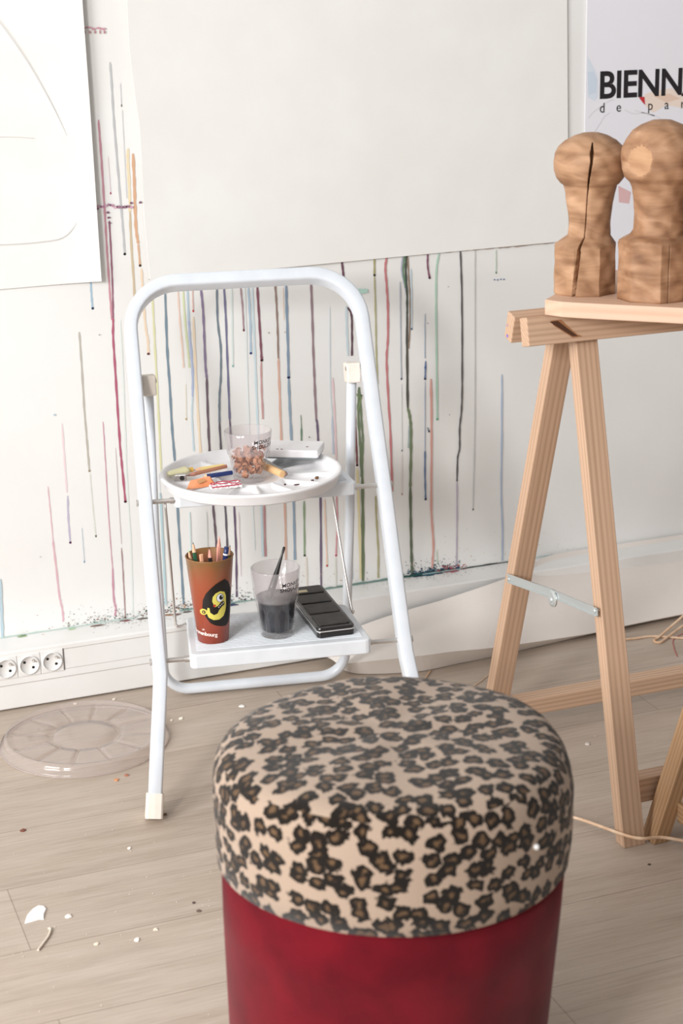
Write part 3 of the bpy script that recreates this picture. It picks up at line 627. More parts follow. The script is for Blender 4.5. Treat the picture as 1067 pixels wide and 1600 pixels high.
# steps
def step(name, x0, x1, y0, y1, xt, ztop, h, ribs):
    """moulded step, narrower behind, with ribbed tread"""
    n = 14; out = []
    c = 0.010
    A = [(x0 + c, y0), (x1 - c, y0)] + [(x1 - c + c * math.sin(a), y0 + c - c * math.cos(a)) for a in (0.5, 1.1)] + [(x1, y0 + c), (x1 - xt, y1 - c), (x1 - xt - c * 0.4, y1 - c * 0.3), (x1 - xt - c, y1),
         (x0 + xt + c, y1), (x0 + xt + c * 0.4, y1 - c * 0.3), (x0 + xt, y1 - c), (x0, y0 + c)] + [(x0 + c - c * math.sin(a), y0 + c - c * math.cos(a)) for a in (1.1, 0.5)]
    vs = [(x, y, ztop) for x, y in A] + [(x, y, ztop - h) for x, y in A]; k = len(A)
    fs = [tuple(range(k)), tuple(range(2 * k - 1, k - 1, -1))] + [(i, i + k, (i + 1) % k + k, (i + 1) % k) for i in range(k)]
    o = mk(name, vs, fs, MT['tread'], la, bevel=0.003, seg=3)
    if ribs:
        L_ = []
        yy = y0 + 0.018
        while yy < y1 - 0.012:
            f_ = (yy - y0) / (y1 - y0); L_.append(boxv(x0 + xt * f_ + 0.012, x1 - xt * f_ - 0.012, yy, yy + 0.0032, ztop - 0.001, ztop + 0.0012)); yy += 0.0068
        v, f = merge(L_); mk('tread_ribs', v, f, MT['tread'], o, bevel=0.0)
    return o
st1 = step('lower_step', -0.159, 0.1465, 0.072, 0.255, 0.010, 0.2528, 0.026, True)
st2 = step('upper_step', -0.159, 0.1575, 0.240, 0.405, 0.013, 0.4800, 0.0235, True)
def rod(name, a, b, r, m, parent):
    v, f = sweep([a, b], r, n=14); return mk(name, v, f, m, parent, smooth=False)
for z, xa, xb, yy in ((0.234, -0.157, 0.1445, yb + (0.234 - zb) * mm), (0.469, -0.157, 0.1555, yb + (0.469 - zb) * mm)):
    for s, xe in ((-1, xa), (1, xb)):
        q = legp(z, s); rod('axle', (q.x + s * 0.0145, yy, z), (xe, yy, z), 0.0042, MT['steel'], la)
        rod('collar', (xe + s * 0.009, yy, z), (xe - s * 0.001, yy, z), 0.0055, MT['steel'], la)
        rod('bolt_head', (q.x + s * 0.0125, yy, z), (q.x + s * 0.0155, yy, z), 0.0060, MT['steel'], la)
for s, pts in ((-1, [(-0.174, 0.258, 0.468), (-0.172, 0.252, 0.40), (-0.169, 0.240, 0.262), (-0.167, 0.236, 0.246), (-0.160, 0.237, 0.244), (-0.150, 0.240, 0.246)]),
               (1, [(0.127, 0.330, 0.462), (0.131, 0.305, 0.40), (0.141, 0.235, 0.262), (0.1445, 0.226, 0.249), (0.141, 0.226, 0.244), (0.134, 0.230, 0.244)])):
    v, f = sweep(smooth_path(pts, 4), 0.0024, n=10); mk('link_wire', v, f, MT['steel'], la, smooth=True)

# things on the ladder are placed in the ladder's own frame
def onl(x, y, z=0.0):
    c, s = math.cos(LP), math.sin(LP); return (LX + c * x - s * y, LY + s * x + c * y, z)
Z1, Z2 = 0.2540, 0.4812

# ---- round palette on the upper step
PC = (-0.020, 0.283)
pa = thing('paint_palette', 'round white plastic paint palette with wells, lying on the upper step', 'palette', onl(*PC, Z2), LP)
def pal_r():
    prof = [(0.0, 0.0), (0.118, 0.0), (0.125, 0.0015), (0.134, 0.0), (0.148, 0.001), (0.1515, 0.004), (0.153, 0.014), (0.158, 0.018), (0.1585, 0.021), (0.156, 0.0225), (0.150, 0.0222), (0.147, 0.0165), (0.144, 0.012)]
    n = 180; V = []; F = []
    rs = [0.144, 0.138, 0.130, 0.115, 0.100, 0.085, 0.074, 0.068, 0.064, 0.060, 0.056, 0.052, 0.048, 0.030, 0.010]
    def hz(r, t):
        k = (t / (2 * math.pi) * 12) % 1.0; d = min(k, 1 - k) * (2 * math.pi / 12) * r      # distance to the dividing rib
        rib = max(0.0, 1 - d / 0.006)
        base = 0.0035
        if r > 0.062:
            e = min(1.0, max(0.0, (0.146 - r) / 0.012)); e2 = min(1.0, max(0.0, (r - 0.060) / 0.010))
            well = base + 0.0085 * (1 - min(e, e2)); return max(well, base + 0.0075 * (rib ** 0.5 if rib > 0 else 0))
        if r > 0.054: return 0.012
        return 0.0025 + max(0.0, (r - 0.050) / 0.004) * 0.009
    rings = [(r, None, z) for r, z in prof[1:]] + [(r, 1, 0) for r in rs]
    V.append((0, 0, 0.0))
    for r, w_, z in rings:
        for k in range(n):
            t = 2 * math.pi * k / n; V.append((r * math.cos(t), r * math.sin(t), hz(r, t) if w_ else z))
    V.append((0, 0, 0.0025)); m_ = len(rings)
    for k in range(n): F.append((0, 1 + (k + 1) % n, 1 + k))
    for i in range(m_ - 1):
        for k in range(n): F.append((1 + i * n + k, 1 + i * n + (k + 1) % n, 1 + (i + 1) * n + (k + 1) % n, 1 + (i + 1) * n + k))
    for k in range(n): F.append((1 + (m_ - 1) * n + k, 1 + (m_ - 1) * n + (k + 1) % n, len(V) - 1))
    return V, F
v, f = pal_r(); mk('tray', v, f, MT['palette'], pa, smooth=True)

# ---- tumblers
def tumbler(label, pos, h, shoulder, rt=0.0415, rs=0.0355, rb=0.0295, rz=0.0):
    t = thing('drinking_glass', label, 'glass', pos, rz, 'printed bar tumblers on the stepladder')
    nf = 10
    def rf(r, z, a):
        if z > shoulder - 0.001 or z < 0.0005: return r
        k = (a / (2 * math.pi) * nf) % 1.0; return r * (1 - 0.035 * (1 - abs(2 * k - 1)) ** 0.6 * min(1, (shoulder - z) / 0.006))
    sh_ = shoulder
    prof = [(0, 0.0), (rb * 0.93, 0.0), (rb, 0.002), (rb + (rs - rb) * 0.4, sh_ * 0.5), (rs, sh_ - 0.003), (rs + 0.0018, sh_), (rt, h - 0.001), (rt - 0.0008, h), (rt - 0.0020, h - 0.001),
            (rs - 0.0008, sh_ + 0.001), (rs - 0.003, sh_ - 0.003), (rb - 0.0022, 0.010), (rb * 0.7, 0.0085), (0, 0.008)]
    v, f = lathe(prof, 80, rfun=rf); b = mk('glass_body', v, f, MT['glass'], t, smooth=True)
    b.data.materials.append(MT['glass_clear'])
    for pg in b.data.polygons:
        if pg.center.z < shoulder: pg.material_index = 1
    rr = lambda z: rs + 0.0018 + (rt - rs - 0.0018) * (z - sh_) / (h - sh_) + 0.0004
    for body, zz, x0, size in (('MONKEY', sh_ + (h - sh_) * 0.56, 0.0, 0.0098), ('SHOULDER', sh_ + (h - sh_) * 0.56 - 0.0086, 0.0, 0.0094)):
        me = text_mesh(body, size, 0.00014, 1.10)
        xs = [q.co.x for q in me.vertices]; mid = (max(xs) + min(xs)) / 2
        a0 = math.radians(-108 + 45) - LP * 0 - rz
        wrap_text(me, lambda x, y: (rr(zz + y) * math.cos(a0 + (x - mid) / rt), rr(zz + y) * math.sin(a0 + (x - mid) / rt), zz + y), MT['ink'], 'lettering', b)
    return t
gz = Z2 + 0.0027
GA = onl(-0.022, 0.291, gz)
tumbler('clear tumbler full of wood shavings, standing in the middle of the round palette', GA, 0.0900, 0.0500, rb=0.0285)
GB = onl(-0.004, 0.134, Z1)
tumbler('clear tumbler of dark blue paint water with a brush, on the lower step', GB, 0.1200, 0.0640)
# shavings in the upper glass
random.seed(11); L_ = []
def flake(c, r, ax, sp):
    q = Quaternion(Vector(ax).normalized(), sp); vs = []; fs = []; n = 7
    for i in range(n):
        a = i / (n - 1) * 2.6
        for j, hh in enumerate((-0.4, 0.4)):
            p = Vector((r * math.cos(a), r * math.sin(a), hh * r * (1.4 - 0.2 * j))); vs.append(Vector(c) + q @ p)
    fs = [(2 * i, 2 * i + 1, 2 * i + 3, 2 * i + 2) for i in range(n - 1)]; return vs, fs
for k in range(170):
    z = 0.013 + 0.046 * random.random() ** 0.9; R0 = (0.0265 + 0.0055 * (z - 0.01) / 0.05) * 0.80; a = random.uniform(0, 6.283); rr_ = R0 * random.random() ** 0.4
    if z > 0.046 and random.random() < 0.4: z -= 0.015
    L_.append(flake((rr_ * math.cos(a), rr_ * math.sin(a), z), random.uniform(0.004, 0.0075), (random.uniform(-1, 1), random.uniform(-1, 1), random.uniform(-1, 1)), random.uniform(0, 6)))
v, f = merge(L_); so = mk('wood_shavings', v, f, MT['shav'], loc=GA)
s = so.modifiers.new('t', 'SOLIDIFY'); s.thickness = 0.0005
tag(so, 'pale orange pencil shavings heaped inside the clear tumbler on the palette', 'shavings', kind='stuff')
# paint water
wm = mat('paint_water_liquid', '#161c26', 0.12, spec=0.5)
v, f = lathe([(0, 0.0095), (0.024, 0.0098), (0.0268, 0.012), (0.0305, 0.045), (0.0315, 0.060), (0.0342, 0.066), (0.0345, 0.068), (0, 0.068)], 64)
wt_ = mk('paint_water', v, f, noisy('murky_water', '#222a36', '#12161f', nscale=60, rough=0.2, bumps=0), smooth=True, loc=GB)
tag(wt_, 'murky dark blue paint water in the tumbler on the lower step', 'water', kind='stuff')
# brush standing in it
BR = thing('paintbrush', 'black-handled paintbrush leaning in the tumbler of dark water', 'paintbrush', GB, LP)
a, b = Vector((-0.014, -0.012, 0.0685)), Vector((0.0185, 0.012, 0.150))
dd = (b - a)
v, f = sweep([a + dd * t for t in (0, .15, .35, .6, .85, .96, 1.0)], lambda t: [0.0054, 0.0062, 0.0056, 0.0036, 0.0019, 0.0026, 0.0018][min(6, int(t * 6 + .5))], n=14)
mk('handle', v, f, MT['black'], BR, smooth=True)
v, f = sweep([a, a + dd * 0.2], 0.0066, n=14); mk('ferrule', v, f, mat('ferrule', '#3c3c40', 0.35, 0.8), BR, smooth=True)

# ---- orange plastic cup with pencils
CP = onl(-0.1135, 0.136, Z1)
cup = thing('plastic_cup', 'tall rust-orange plastic cup with a yellow one-eyed face print, holding pencils', 'cup', CP, LP)
def cup_mat():
    m = mat('rust_plastic', '#a8492e', 0.3, spec=0.5); N = m.node_tree.nodes; L = m.node_tree.links
    tc = N.new('ShaderNodeTexCoord'); sp = N.new('ShaderNodeSeparateXYZ'); L.new(tc.outputs['Object'], sp.inputs[0])
    n = N.new('ShaderNodeTexNoise'); n.inputs['Scale'].default_value = 26; n.inputs['Detail'].default_value = 4
    mp = N.new('ShaderNodeMapping'); mp.inputs['Scale'].default_value = (1, 1, 0.35); L.new(tc.outputs['Object'], mp.inputs[0]); L.new(mp.outputs[0], n.inputs['Vector'])
    m1 = N.new('ShaderNodeMath'); m1.operation = 'MULTIPLY_ADD'; m1.inputs[1].default_value = 6.6; m1.inputs[2].default_value = -0.18; L.new(sp.outputs['Z'], m1.inputs[0])
    m2 = N.new('ShaderNodeMath'); m2.operation = 'MULTIPLY_ADD'; m2.inputs[1].default_value = 0.5; L.new(n.outputs['Fac'], m2.inputs[0]); L.new(m1.outputs[0], m2.inputs[2])
    r = ramp(N, [(0.1, '#93402e'), (0.45, '#a54a30'), (0.75, '#a4583a'), (0.95, '#96603a'), (1.0, '#8a6239')]); L.new(m2.outputs[0], r.inputs[0])
    L.new(r.outputs[0], N['Principled BSDF'].inputs['Base Color']); return m
ch = 0.1490; crb, crt = 0.0262, 0.0398
def cr_(z): return crb + (crt - crb) * (z / ch)
v, f = lathe([(0, 0.0), (crb - 0.001, 0), (crb, 0.001), (crt, ch - 0.001), (crt + 0.0009, ch), (crt, ch + 0.0012), (crt - 0.0016, ch), (crb - 0.0012, 0.005), (0, 0.004)], 72)
cb = mk('cup_wall', v, f, cup_mat(), cup, smooth=True)
def on_cup(u, z, off): a = math.radians(-90) + u / cr_(z); r = cr_(z) + off; return (r * math.cos(a), r * math.sin(a), z)
def decal(name, pts, col, off, parent=cb, n=3):
    """polygon in (u mm, z mm) laid round the cup"""
    bm = bmesh.new(); bv = [bm.verts.new(((x - (0 if name == 'printed_crest' else 25)) / 1000, (z + (0 if name == 'printed_crest' else 8)) / 1000, 0)) for x, z in pts]; bm.faces.new(bv)
    bmesh.ops.triangulate(bm, faces=bm.faces)
    for _ in range(7):
        lg = [e for e in bm.edges if e.calc_length() > 0.0032]
        if not lg: break
        bmesh.ops.subdivide_edges(bm, edges=lg, cuts=1); bmesh.ops.triangulate(bm, faces=bm.faces)
    for v_ in bm.verts: v_.co = Vector(on_cup(v_.co.x, v_.co.y, off))
    me = bpy.data.meshes.new(name); bm.to_mesh(me); bm.free(); me.materials.append(mat(name + '_print', col, 0.4)); o = bpy.data.objects.new(name, me)
    return put(o, parent)
def oval(cx, cz, rx, rz, n=28): return [(cx + rx * math.cos(2 * math.pi * k / n), cz + rz * math.sin(2 * math.pi * k / n)) for k in range(n)]
def crescent(pts_out): return pts_out
# black hood, u grows to the right; front of cup faces the viewer at u ~ 4
hood = [(46, 105), (38, 103), (30, 99), (22, 92), (15, 84), (10, 73), (8.5, 62), (10, 52), (14, 43), (20, 34), (28, 29), (38, 26), (46, 25), (54, 30), (60, 45), (62, 65), (60, 85), (54, 98)]
hood = [(36 + (x - 36) * 1.10, 66 + (z - 66) * 1.07) for x, z in hood]
decal('printed_hood', hood, '#1a1716', 0.0004)
decal('printed_face', [(23, 71), (24, 79), (29, 85), (37, 88), (45, 85), (48, 78), (48, 60), (46, 50), (42, 42), (34, 37), (24, 37), (16, 42), (13, 50), (15, 60), (18, 59), (19, 51), (25, 46), (31, 48), (34, 54), (42, 62), (44, 69), (38, 68), (32, 62), (27, 60)], '#d9cf63', 0.0007)
decal('printed_mouth', [(30, 51), (33, 54), (38, 59), (44, 62), (44.5, 67), (40, 65), (33, 59)], '#23252f', 0.0010)
for x, z in ((33, 59.5), (35.6, 61.8), (38.4, 63.8), (41.4, 65.4)): decal('printed_tooth', [(x - 1, z + 0.4), (x + 1.2, z + 1.4), (x + 0.9, z - 1.2)], '#e8e6da', 0.0012, n=1)
decal('printed_eye', oval(36.5, 76, 6.6, 8), '#2a2a2c', 0.0009); decal('printed_eye', oval(36.5, 76, 5.8, 7.2), '#dfe3ea', 0.0011)
decal('printed_pupil', oval(38, 76.5, 3.4, 4.3), '#12161a', 0.0013); decal('printed_glint', oval(39.6, 78.4, 0.9, 1.1), '#f0f0f0', 0.0015)
decal('printed_ear', oval(7.5, 52, 6.6, 5.6), '#d8c860', 0.0008); decal('printed_ear', oval(8.2, 51.6, 3.2, 3.2), '#2b2420', 0.0010); decal('printed_ear', oval(8.0, 51.6, 1.2, 1.9), '#c9b455', 0.0012)
decal('printed_cheek', [(24, 64), (27, 66), (29, 63), (27, 60.5), (25, 61)], '#b5382c', 0.0011)
me = text_mesh('Kronenbourg', 0.0094, 0.00028, 0.92); xs = [q.co.x for q in me.vertices]; mid = (max(xs) + min(xs)) / 2
wrap_text(me, lambda x, y: on_cup(x - mid - 0.019, 0.0165 + y * 1.0 - 0.10 * (x - mid), 0.0006), mat('white_print', '#f0dcd4', 0.5), 'lettering', cb)
for k in range(5):
    a_ = math.radians(50 + 20 * k); decal('printed_crest', [(-19 + 0.6 * math.cos(a_ + .8), 24.2 + 0.6 * math.sin(a_ + .8)), (-19 + 4.0 * math.cos(a_ - .1), 24.2 + 4.0 * math.sin(a_ - .1)), (-19 + 4.0 * math.cos(a_ + .12), 24.2 + 4.0 * math.sin(a_ + .12))], '#f0dcd4', 0.0006, n=1)
# pencils : base inside the cup, tip direction, length, colours
def pencil_obj(label, origin, tilt, L_, col, r=0.0036, tip=0.018, lead='#2a2a2a', rz=0.0, name='pencil', wood='wood', group='pencils in the orange cup'):
    t = thing(name, label, 'pencil', origin, 0, group)
    q = Vector((0, 0, 1)).rotation_difference(Vector(tilt).normalized())
    t.rotation_mode = 'QUATERNION'; t.rotation_quaternion = q
    v, f = lathe([(0, 0), (r, 0), (r, L_ - tip)], 6); mk('barrel', v, f + [], mat('lacquer', col, 0.3), t)
    if tip:
        v, f = lathe([(r, L_ - tip), (r * 0.96, L_ - tip + 0.001), (0.0012, L_ - 0.004)], 18); mk('wooden_cone', v, f, MT[wood] if wood in MT else mat('cone', wood, 0.6), t, smooth=True)
        v, f = lathe([(0.0012, L_ - 0.004), (0.0, L_)], 12); mk('lead', v, f, mat('lead', lead, 0.5), t)
    else:
        v, f = lathe([(r, L_), (0, L_)], 6); mk('end_face', v, f, MT['wood'], t)
    return t
def inc(dx, dy, dz=0.0055):
    x, y, z = CP; c, s = math.cos(LP), math.sin(LP); return (x + c * dx - s * dy, y + s * dx + c * dy, z + dz)
def rdir(dx, dy, dz): c, s = math.cos(LP), math.sin(LP); return (c * dx - s * dy, s * dx + c * dy, dz)
PEN = [('dark green pencil with grey point, second tallest in the orange cup', (-0.011, -0.004), (-0.09, 0.02, 1), 0.170, '#2f6048', '#3d5a4a'),
       ('black pencil with a brownish pink sharpened cone, at the middle of the orange cup', (0.004, -0.010), (-0.03, -0.05, 1), 0.164, '#2a2a28', '#4a3a38'),
       ('all-pink pencil rising tallest, right of middle in the orange cup', (0.004, 0.004), (0.09, 0.05, 1), 0.173, '#e3a090', '#e0a898'),
       ('dark green pencil with pale cone at the right rim of the orange cup', (0.012, 0.0), (0.15, 0.02, 1), 0.160, '#4a5c3c', '#55604c'),
       ('light green pencil at the left rim of the orange cup', (-0.012, 0.004), (-0.14, 0.0, 1), 0.156, '#9ab060', '#8cc070')]
for lb, b_, d_, L_, c_, ld in PEN: pencil_obj(lb, inc(*b_), rdir(*d_), L_, c_, lead=ld, wood='#dfa090' if 'pink' in lb else 'wood')
pencil_obj('flat-ended peach wooden pencil end, just above the rim at the left of the orange cup', inc(-0.006, -0.014), rdir(-0.06, -0.02, 1), 0.1515, '#e0aa88', tip=0)
pn = thing('pen', 'navy blue pen with a white band, leaning at the right of the orange cup', 'pen', inc(0.004, -0.007), 0)
pn.rotation_mode = 'QUATERNION'; pn.rotation_quaternion = Vector((0, 0, 1)).rotation_difference(Vector(rdir(0.15, -0.05, 1)).normalized())
v, f = lathe([(0, 0), (0.004, 0), (0.0042, 0.148)], 20); mk('barrel', v, f, MT['navy'], pn, smooth=True)
v, f = lathe([(0.0042, 0.148), (0.0046, 0.1482), (0.0046, 0.1505), (0.0042, 0.151)], 20); mk('band', v, f, MT['white'], pn, smooth=True)
v, f = lathe([(0.0042, 0.151), (0.0042, 0.162), (0, 0.1625)], 20); mk('cap', v, f, MT['navy'], pn, smooth=True)

# ---- black paint tin
tn = thing('paint_tin', 'long black metal paint tin with ribbed lid, lying closed on the lower step', 'tin', onl(0.0805, 0.2035, Z1), LP + math.radians(5.5))
def rbox(x0, x1, y0, y1, z0, z1, r, n=5):
    A = []
    for cx, cy, a0 in ((x1 - r, y1 - r, 0), (x0 + r, y1 - r, 90), (x0 + r, y0 + r, 180), (x1 - r, y0 + r, 270)):
        for k in range(n + 1): a_ = math.radians(a0 + 90 * k / n); A.append((cx + r * math.cos(a_), cy + r * math.sin(a_)))
    k = len(A); vs = [(x, y, z0) for x, y in A] + [(x, y, z1) for x, y in A]
    return vs, [tuple(range(k))[::-1], tuple(range(k, 2 * k))] + [(i, (i + 1) % k, (i + 1) % k + k, i + k) for i in range(k)]
TW, TL = 0.0325, 0.108
v, f = rbox(-TW, TW, -TL, TL, 0, 0.0105, 0.007); mk('tin_base', v, f, MT['black'], tn, bevel=0.0012)
v, f = rbox(-TW - 0.0006, TW + 0.0006, -TL - 0.0006, TL + 0.0006, 0.0105, 0.0120, 0.0075); mk('bare_metal_seam', v, f, mat('seam_metal', '#e4e4e4', 0.3, 0.4), tn)
v, f = rbox(-TW - 0.0004, TW + 0.0004, -TL - 0.0004, TL + 0.0004, 0.0120, 0.0180, 0.0075); lid_ = mk('tin_lid', v, f, MT['black'], tn, bevel=0.002)
L_ = []
for a_, b_ in ((-0.098, -0.045), (-0.039, 0.008), (0.014, 0.058), (0.064, 0.100)): L_.append(rbox(-TW + 0.005, TW - 0.005, a_, b_, 0.0175, 0.0202, 0.004))
v, f = merge(L_); mk('raised_panel', v, f, noisy('dusty_black', '#3a3734', '#2a2826', nscale=60, rough=0.5), lid_, bevel=0.0018)
box('sticker', (-0.022, -0.002, 0.070, 0.082, 0.0200, 0.0206), mat('sticker', '#c9bf9c', 0.5), lid_)

# ---- loose things on the palette
def lay(name, label, cat, x, y, z, rz, group=None): return thing(name, label, cat, onl(x, y, z), LP + rz, group)
WZ = Z2 + 0.0045
def lying(label, x0, y0, x1, y1, z0, z1, col, r=0.0036, tip=0.016, lead='#333333', cone=None):
    a = Vector(onl(x0, y0, z0)); b = Vector(onl(x1, y1, z1)); return pencil_obj(label, a, b - a, (b - a).length, col, r, tip, lead, group='pencils on the palette', wood=cone or 'wood')
RZ = Z2 + 0.0165   # resting on the ribs
lying('reddish brown pencil lying across the palette, nearest the sharpener', -0.058, 0.326, -0.132, 0.296, RZ + 0.004, RZ, '#b07a60', r=0.0038, cone='#b98070', lead='#7a4a40')
lying('navy blue pencil with a pale end lying beside the tumbler on the palette', -0.052, 0.296, -0.106, 0.281, RZ, RZ, '#25386e', r=0.0042, tip=0.008, cone='#e8b890', lead='#d8a888')
lying('yellow pencil lying furthest back in the palette', -0.060, 0.345, -0.118, 0.330, RZ, RZ, '#e8d08a', r=0.0038, tip=0.014, lead='#a07850')
lying('grey pencil with a dark blunt point to the right of the tumbler on the palette', 0.012, 0.352, 0.040, 0.254, RZ + 0.003, RZ, '#9a9a96', r=0.004, tip=0.010, lead='#4a3434', cone='#8a6a60')
pt = lay('pastel_stick', 'stubby peach-yellow pastel stick lying right of the tumbler on the palette', 'pastel', 0.020, 0.286, RZ - 0.004, math.radians(-68))
v, f = sweep([(-0.028, 0, 0.006), (0.030, 0, 0.0055)], 0.0065, n=20); mk('stick', v, f, noisy('pastel', '#efc694', '#e6b884', nscale=90, rough=0.7), pt, bevel=0.001)
v, f = sweep([(-0.033, 0, 0.006), (-0.028, 0, 0.006)], 0.0066, n=20); mk('wrapper', v, f, MT['wood'], pt)
# sharpener
sp = lay('pencil_sharpener', 'small silver metal pencil sharpener at the left of the palette', 'sharpener', -0.143, 0.290, WZ + 0.006, math.radians(-12))
v = [(-0.011, -0.0055, 0), (0.011, -0.0055, 0), (0.011, 0.0055, 0), (-0.011, 0.0055, 0), (-0.008, -0.0055, 0.011), (0.011, -0.0055, 0.012), (0.011, 0.0055, 0.012), (-0.008, 0.0055, 0.011)]
v = [(x, y, z) for x, y, z in v]; mk('body', v, [(0, 3, 2, 1), (4, 5, 6, 7), (0, 1, 5, 4), (1, 2, 6, 5), (2, 3, 7, 6), (3, 0, 4, 7)], mat('magnesium', '#b8b4b0', 0.3, 0.9), sp, bevel=0.001)
v, f = lathe([(0.0042, 0), (0.0042, 0.0006), (0, 0.0006)], 20); ro = Matrix.Rotation(math.pi / 2, 4, 'X'); mk('pencil_hole', [ro @ Vector(p) + Vector((0.004, -0.0055, 0.006)) for p in v], f, MT['dark'], sp)
# pale tube behind it
tb = lay('paint_tube', 'pale yellow crumpled paint tube at the back left of the palette', 'tube', -0.140, 0.325, WZ + 0.006, math.radians(15))
v, f = sweep([(-0.030, 0, 0.004), (-0.018, 0, 0.006), (0.010, 0, 0.008), (0.016, 0, 0.007)], lambda t: [0.0015, 0.004, 0.007, 0.004][min(3, int(t * 3 + .5))], 0.008, (0, 1, 0), 14); mk('tube_body', v, f, mat('tube_cream', '#e9e4b8', 0.4), tb, smooth=True)
v, f = sweep([(0.016, 0, 0.007), (0.024, 0, 0.007)], 0.0045, n=12); mk('screw_cap', v, f, mat('tube_gold', '#dcb45c', 0.4), tb)
# orange eraser wedge pair
er = lay('eraser', 'soft orange wedge-shaped eraser near the front left of the palette', 'eraser', -0.112, 0.249, WZ + 0.005, math.radians(14))
v = [(-0.030, -0.011, 0.0), (0.026, -0.010, 0.0), (0.026, 0.013, 0), (-0.018, 0.013, 0), (-0.028, -0.010, 0.003), (0.018, -0.004, 0.012), (0.022, 0.012, 0.013), (-0.014, 0.012, 0.010)]
mk('eraser_block', v, [(0, 3, 2, 1), (4, 5, 6, 7), (0, 1, 5, 4), (1, 2, 6, 5), (2, 3, 7, 6), (3, 0, 4, 7)], noisy('orange_rubber', '#f0a478', '#e4905f', nscale=40, rough=0.7), er, bevel=0.002)
v = [(-0.008, -0.0105, 0.0075), (0.008, -0.0075, 0.0105), (0.006, 0.002, 0.0125), (-0.006, 0.001, 0.0105)]; mk('worn_face', v, [(0, 1, 2, 3)], mat('tan_worn', '#c89060', 0.8), er)
# crumpled wrapper with red marks
wr = lay('crumpled_wrapper', 'crumpled white wrapper with crimson marks at the front of the palette', 'wrapper', -0.072, 0.222, WZ + 0.006, math.radians(3))
random.seed(5); nx, ny = 22, 10; vs = []; fs = []
for j in range(ny + 1):
    for i in range(nx + 1):
        x = -0.027 + 0.054 * i / nx; y = -0.011 + 0.022 * j / ny
        vs.append((x, y, 0.002 + 0.007 * abs(math.sin(i * 0.9 + j * 0.5)) * (1 - abs(2 * j / ny - 1)) + 0.002 * random.random()))
fs = [(j * (nx + 1) + i, j * (nx + 1) + i + 1, (j + 1) * (nx + 1) + i + 1, (j + 1) * (nx + 1) + i) for j in range(ny) for i in range(nx)]
o = mk('foil', vs, fs, MT['white'], wr); s = o.modifiers.new('t', 'SOLIDIFY'); s.thickness = 0.0008
def loop(cx, cy, rx, ry, r=0.0009): return sweep([(cx + rx * math.cos(a), cy + ry * math.sin(a), 0.0105 - 0.05 * abs(ry * math.sin(a))) for a in [2 * math.pi * k / 24 for k in range(22)]], r, n=6)
v, f = merge([loop(0.016, 0, 0.009, 0.008), loop(-0.004, 0.002, 0.012, 0.007), loop(-0.022, -0.002, 0.004, 0.005), sweep(smooth_path([(-0.025, -0.009, 0.006), (-0.005, -0.011, 0.007), (0.010, -0.009, 0.007), (0.026, -0.006, 0.007)], 5), 0.001, n=6)])
mk('red_marks', v, f, mat('crimson', '#b82f4c', 0.5), wr)
# white flat box
bx = lay('paint_box', 'flat white plastic box resting on the back right of the palette', 'box', 0.073, 0.368, Z2 + 0.022, math.radians(-20))
v, f = rbox(-0.052, 0.046, -0.034, 0.034, 0.0025, 0.0165, 0.004); mk('box_lid', v, f, MT['palette'], bx, bevel=0.002)
v, f = rbox(-0.050, 0.044, -0.032, 0.032, 0.0, 0.0025, 0.004); mk('shaded_base', v, f, mat('painted_shadow_gap', '#7d8488', 0.6), bx)  # dark underside: shade of the gap below the lid put into the grey
for x, y in ((-0.030, -0.030), (-0.022, -0.031), (0.02, -0.010)): box('paint_speck', (x, x + 0.004, y, y + 0.002, 0.016, 0.0172), mat('dried_brown', '#6a4038', 0.8), bx)
random.seed(9)
for k, (x, y, r, lb) in enumerate(((0.028, 0.207, 0.0022, 'small round dark crumb at the front of the palette'), (0.092, 0.262, 0.0036, 'brown crumb nearest the white box on the palette'), (0.082, 0.248, 0.0026, 'brown crumb between the front rim and the right wells of the palette'),
                                  (0.052, 0.232, 0.004, 'thin dark sliver lying in a right front well of the palette'))):
    c_ = random.uniform(0.6, 1); vs = [(r * random.uniform(.7, 1.2) * math.cos(a) * (1.6 if k == 3 else 1), r * random.uniform(.6, 1) * math.sin(a) * (0.4 if k == 3 else 1), z) for z in (0, r * (0.4 if k == 3 else 1)) for a in [2 * math.pi * i / 7 for i in range(7)]]
    o = mk('crumb', vs, [tuple(range(7))[::-1], tuple(range(7, 14))] + [(i, (i + 1) % 7, (i + 1) % 7 + 7, i + 7) for i in range(7)], mat('dark_crumb', '#4a2a2a' if k != 1 else '#6a4a30', 0.8), loc=onl(x, y, Z2 + 0.0128 if k == 0 else Z2 + 0.0042)); tag(o, lb, 'crumb', 'crumbs on the palette')

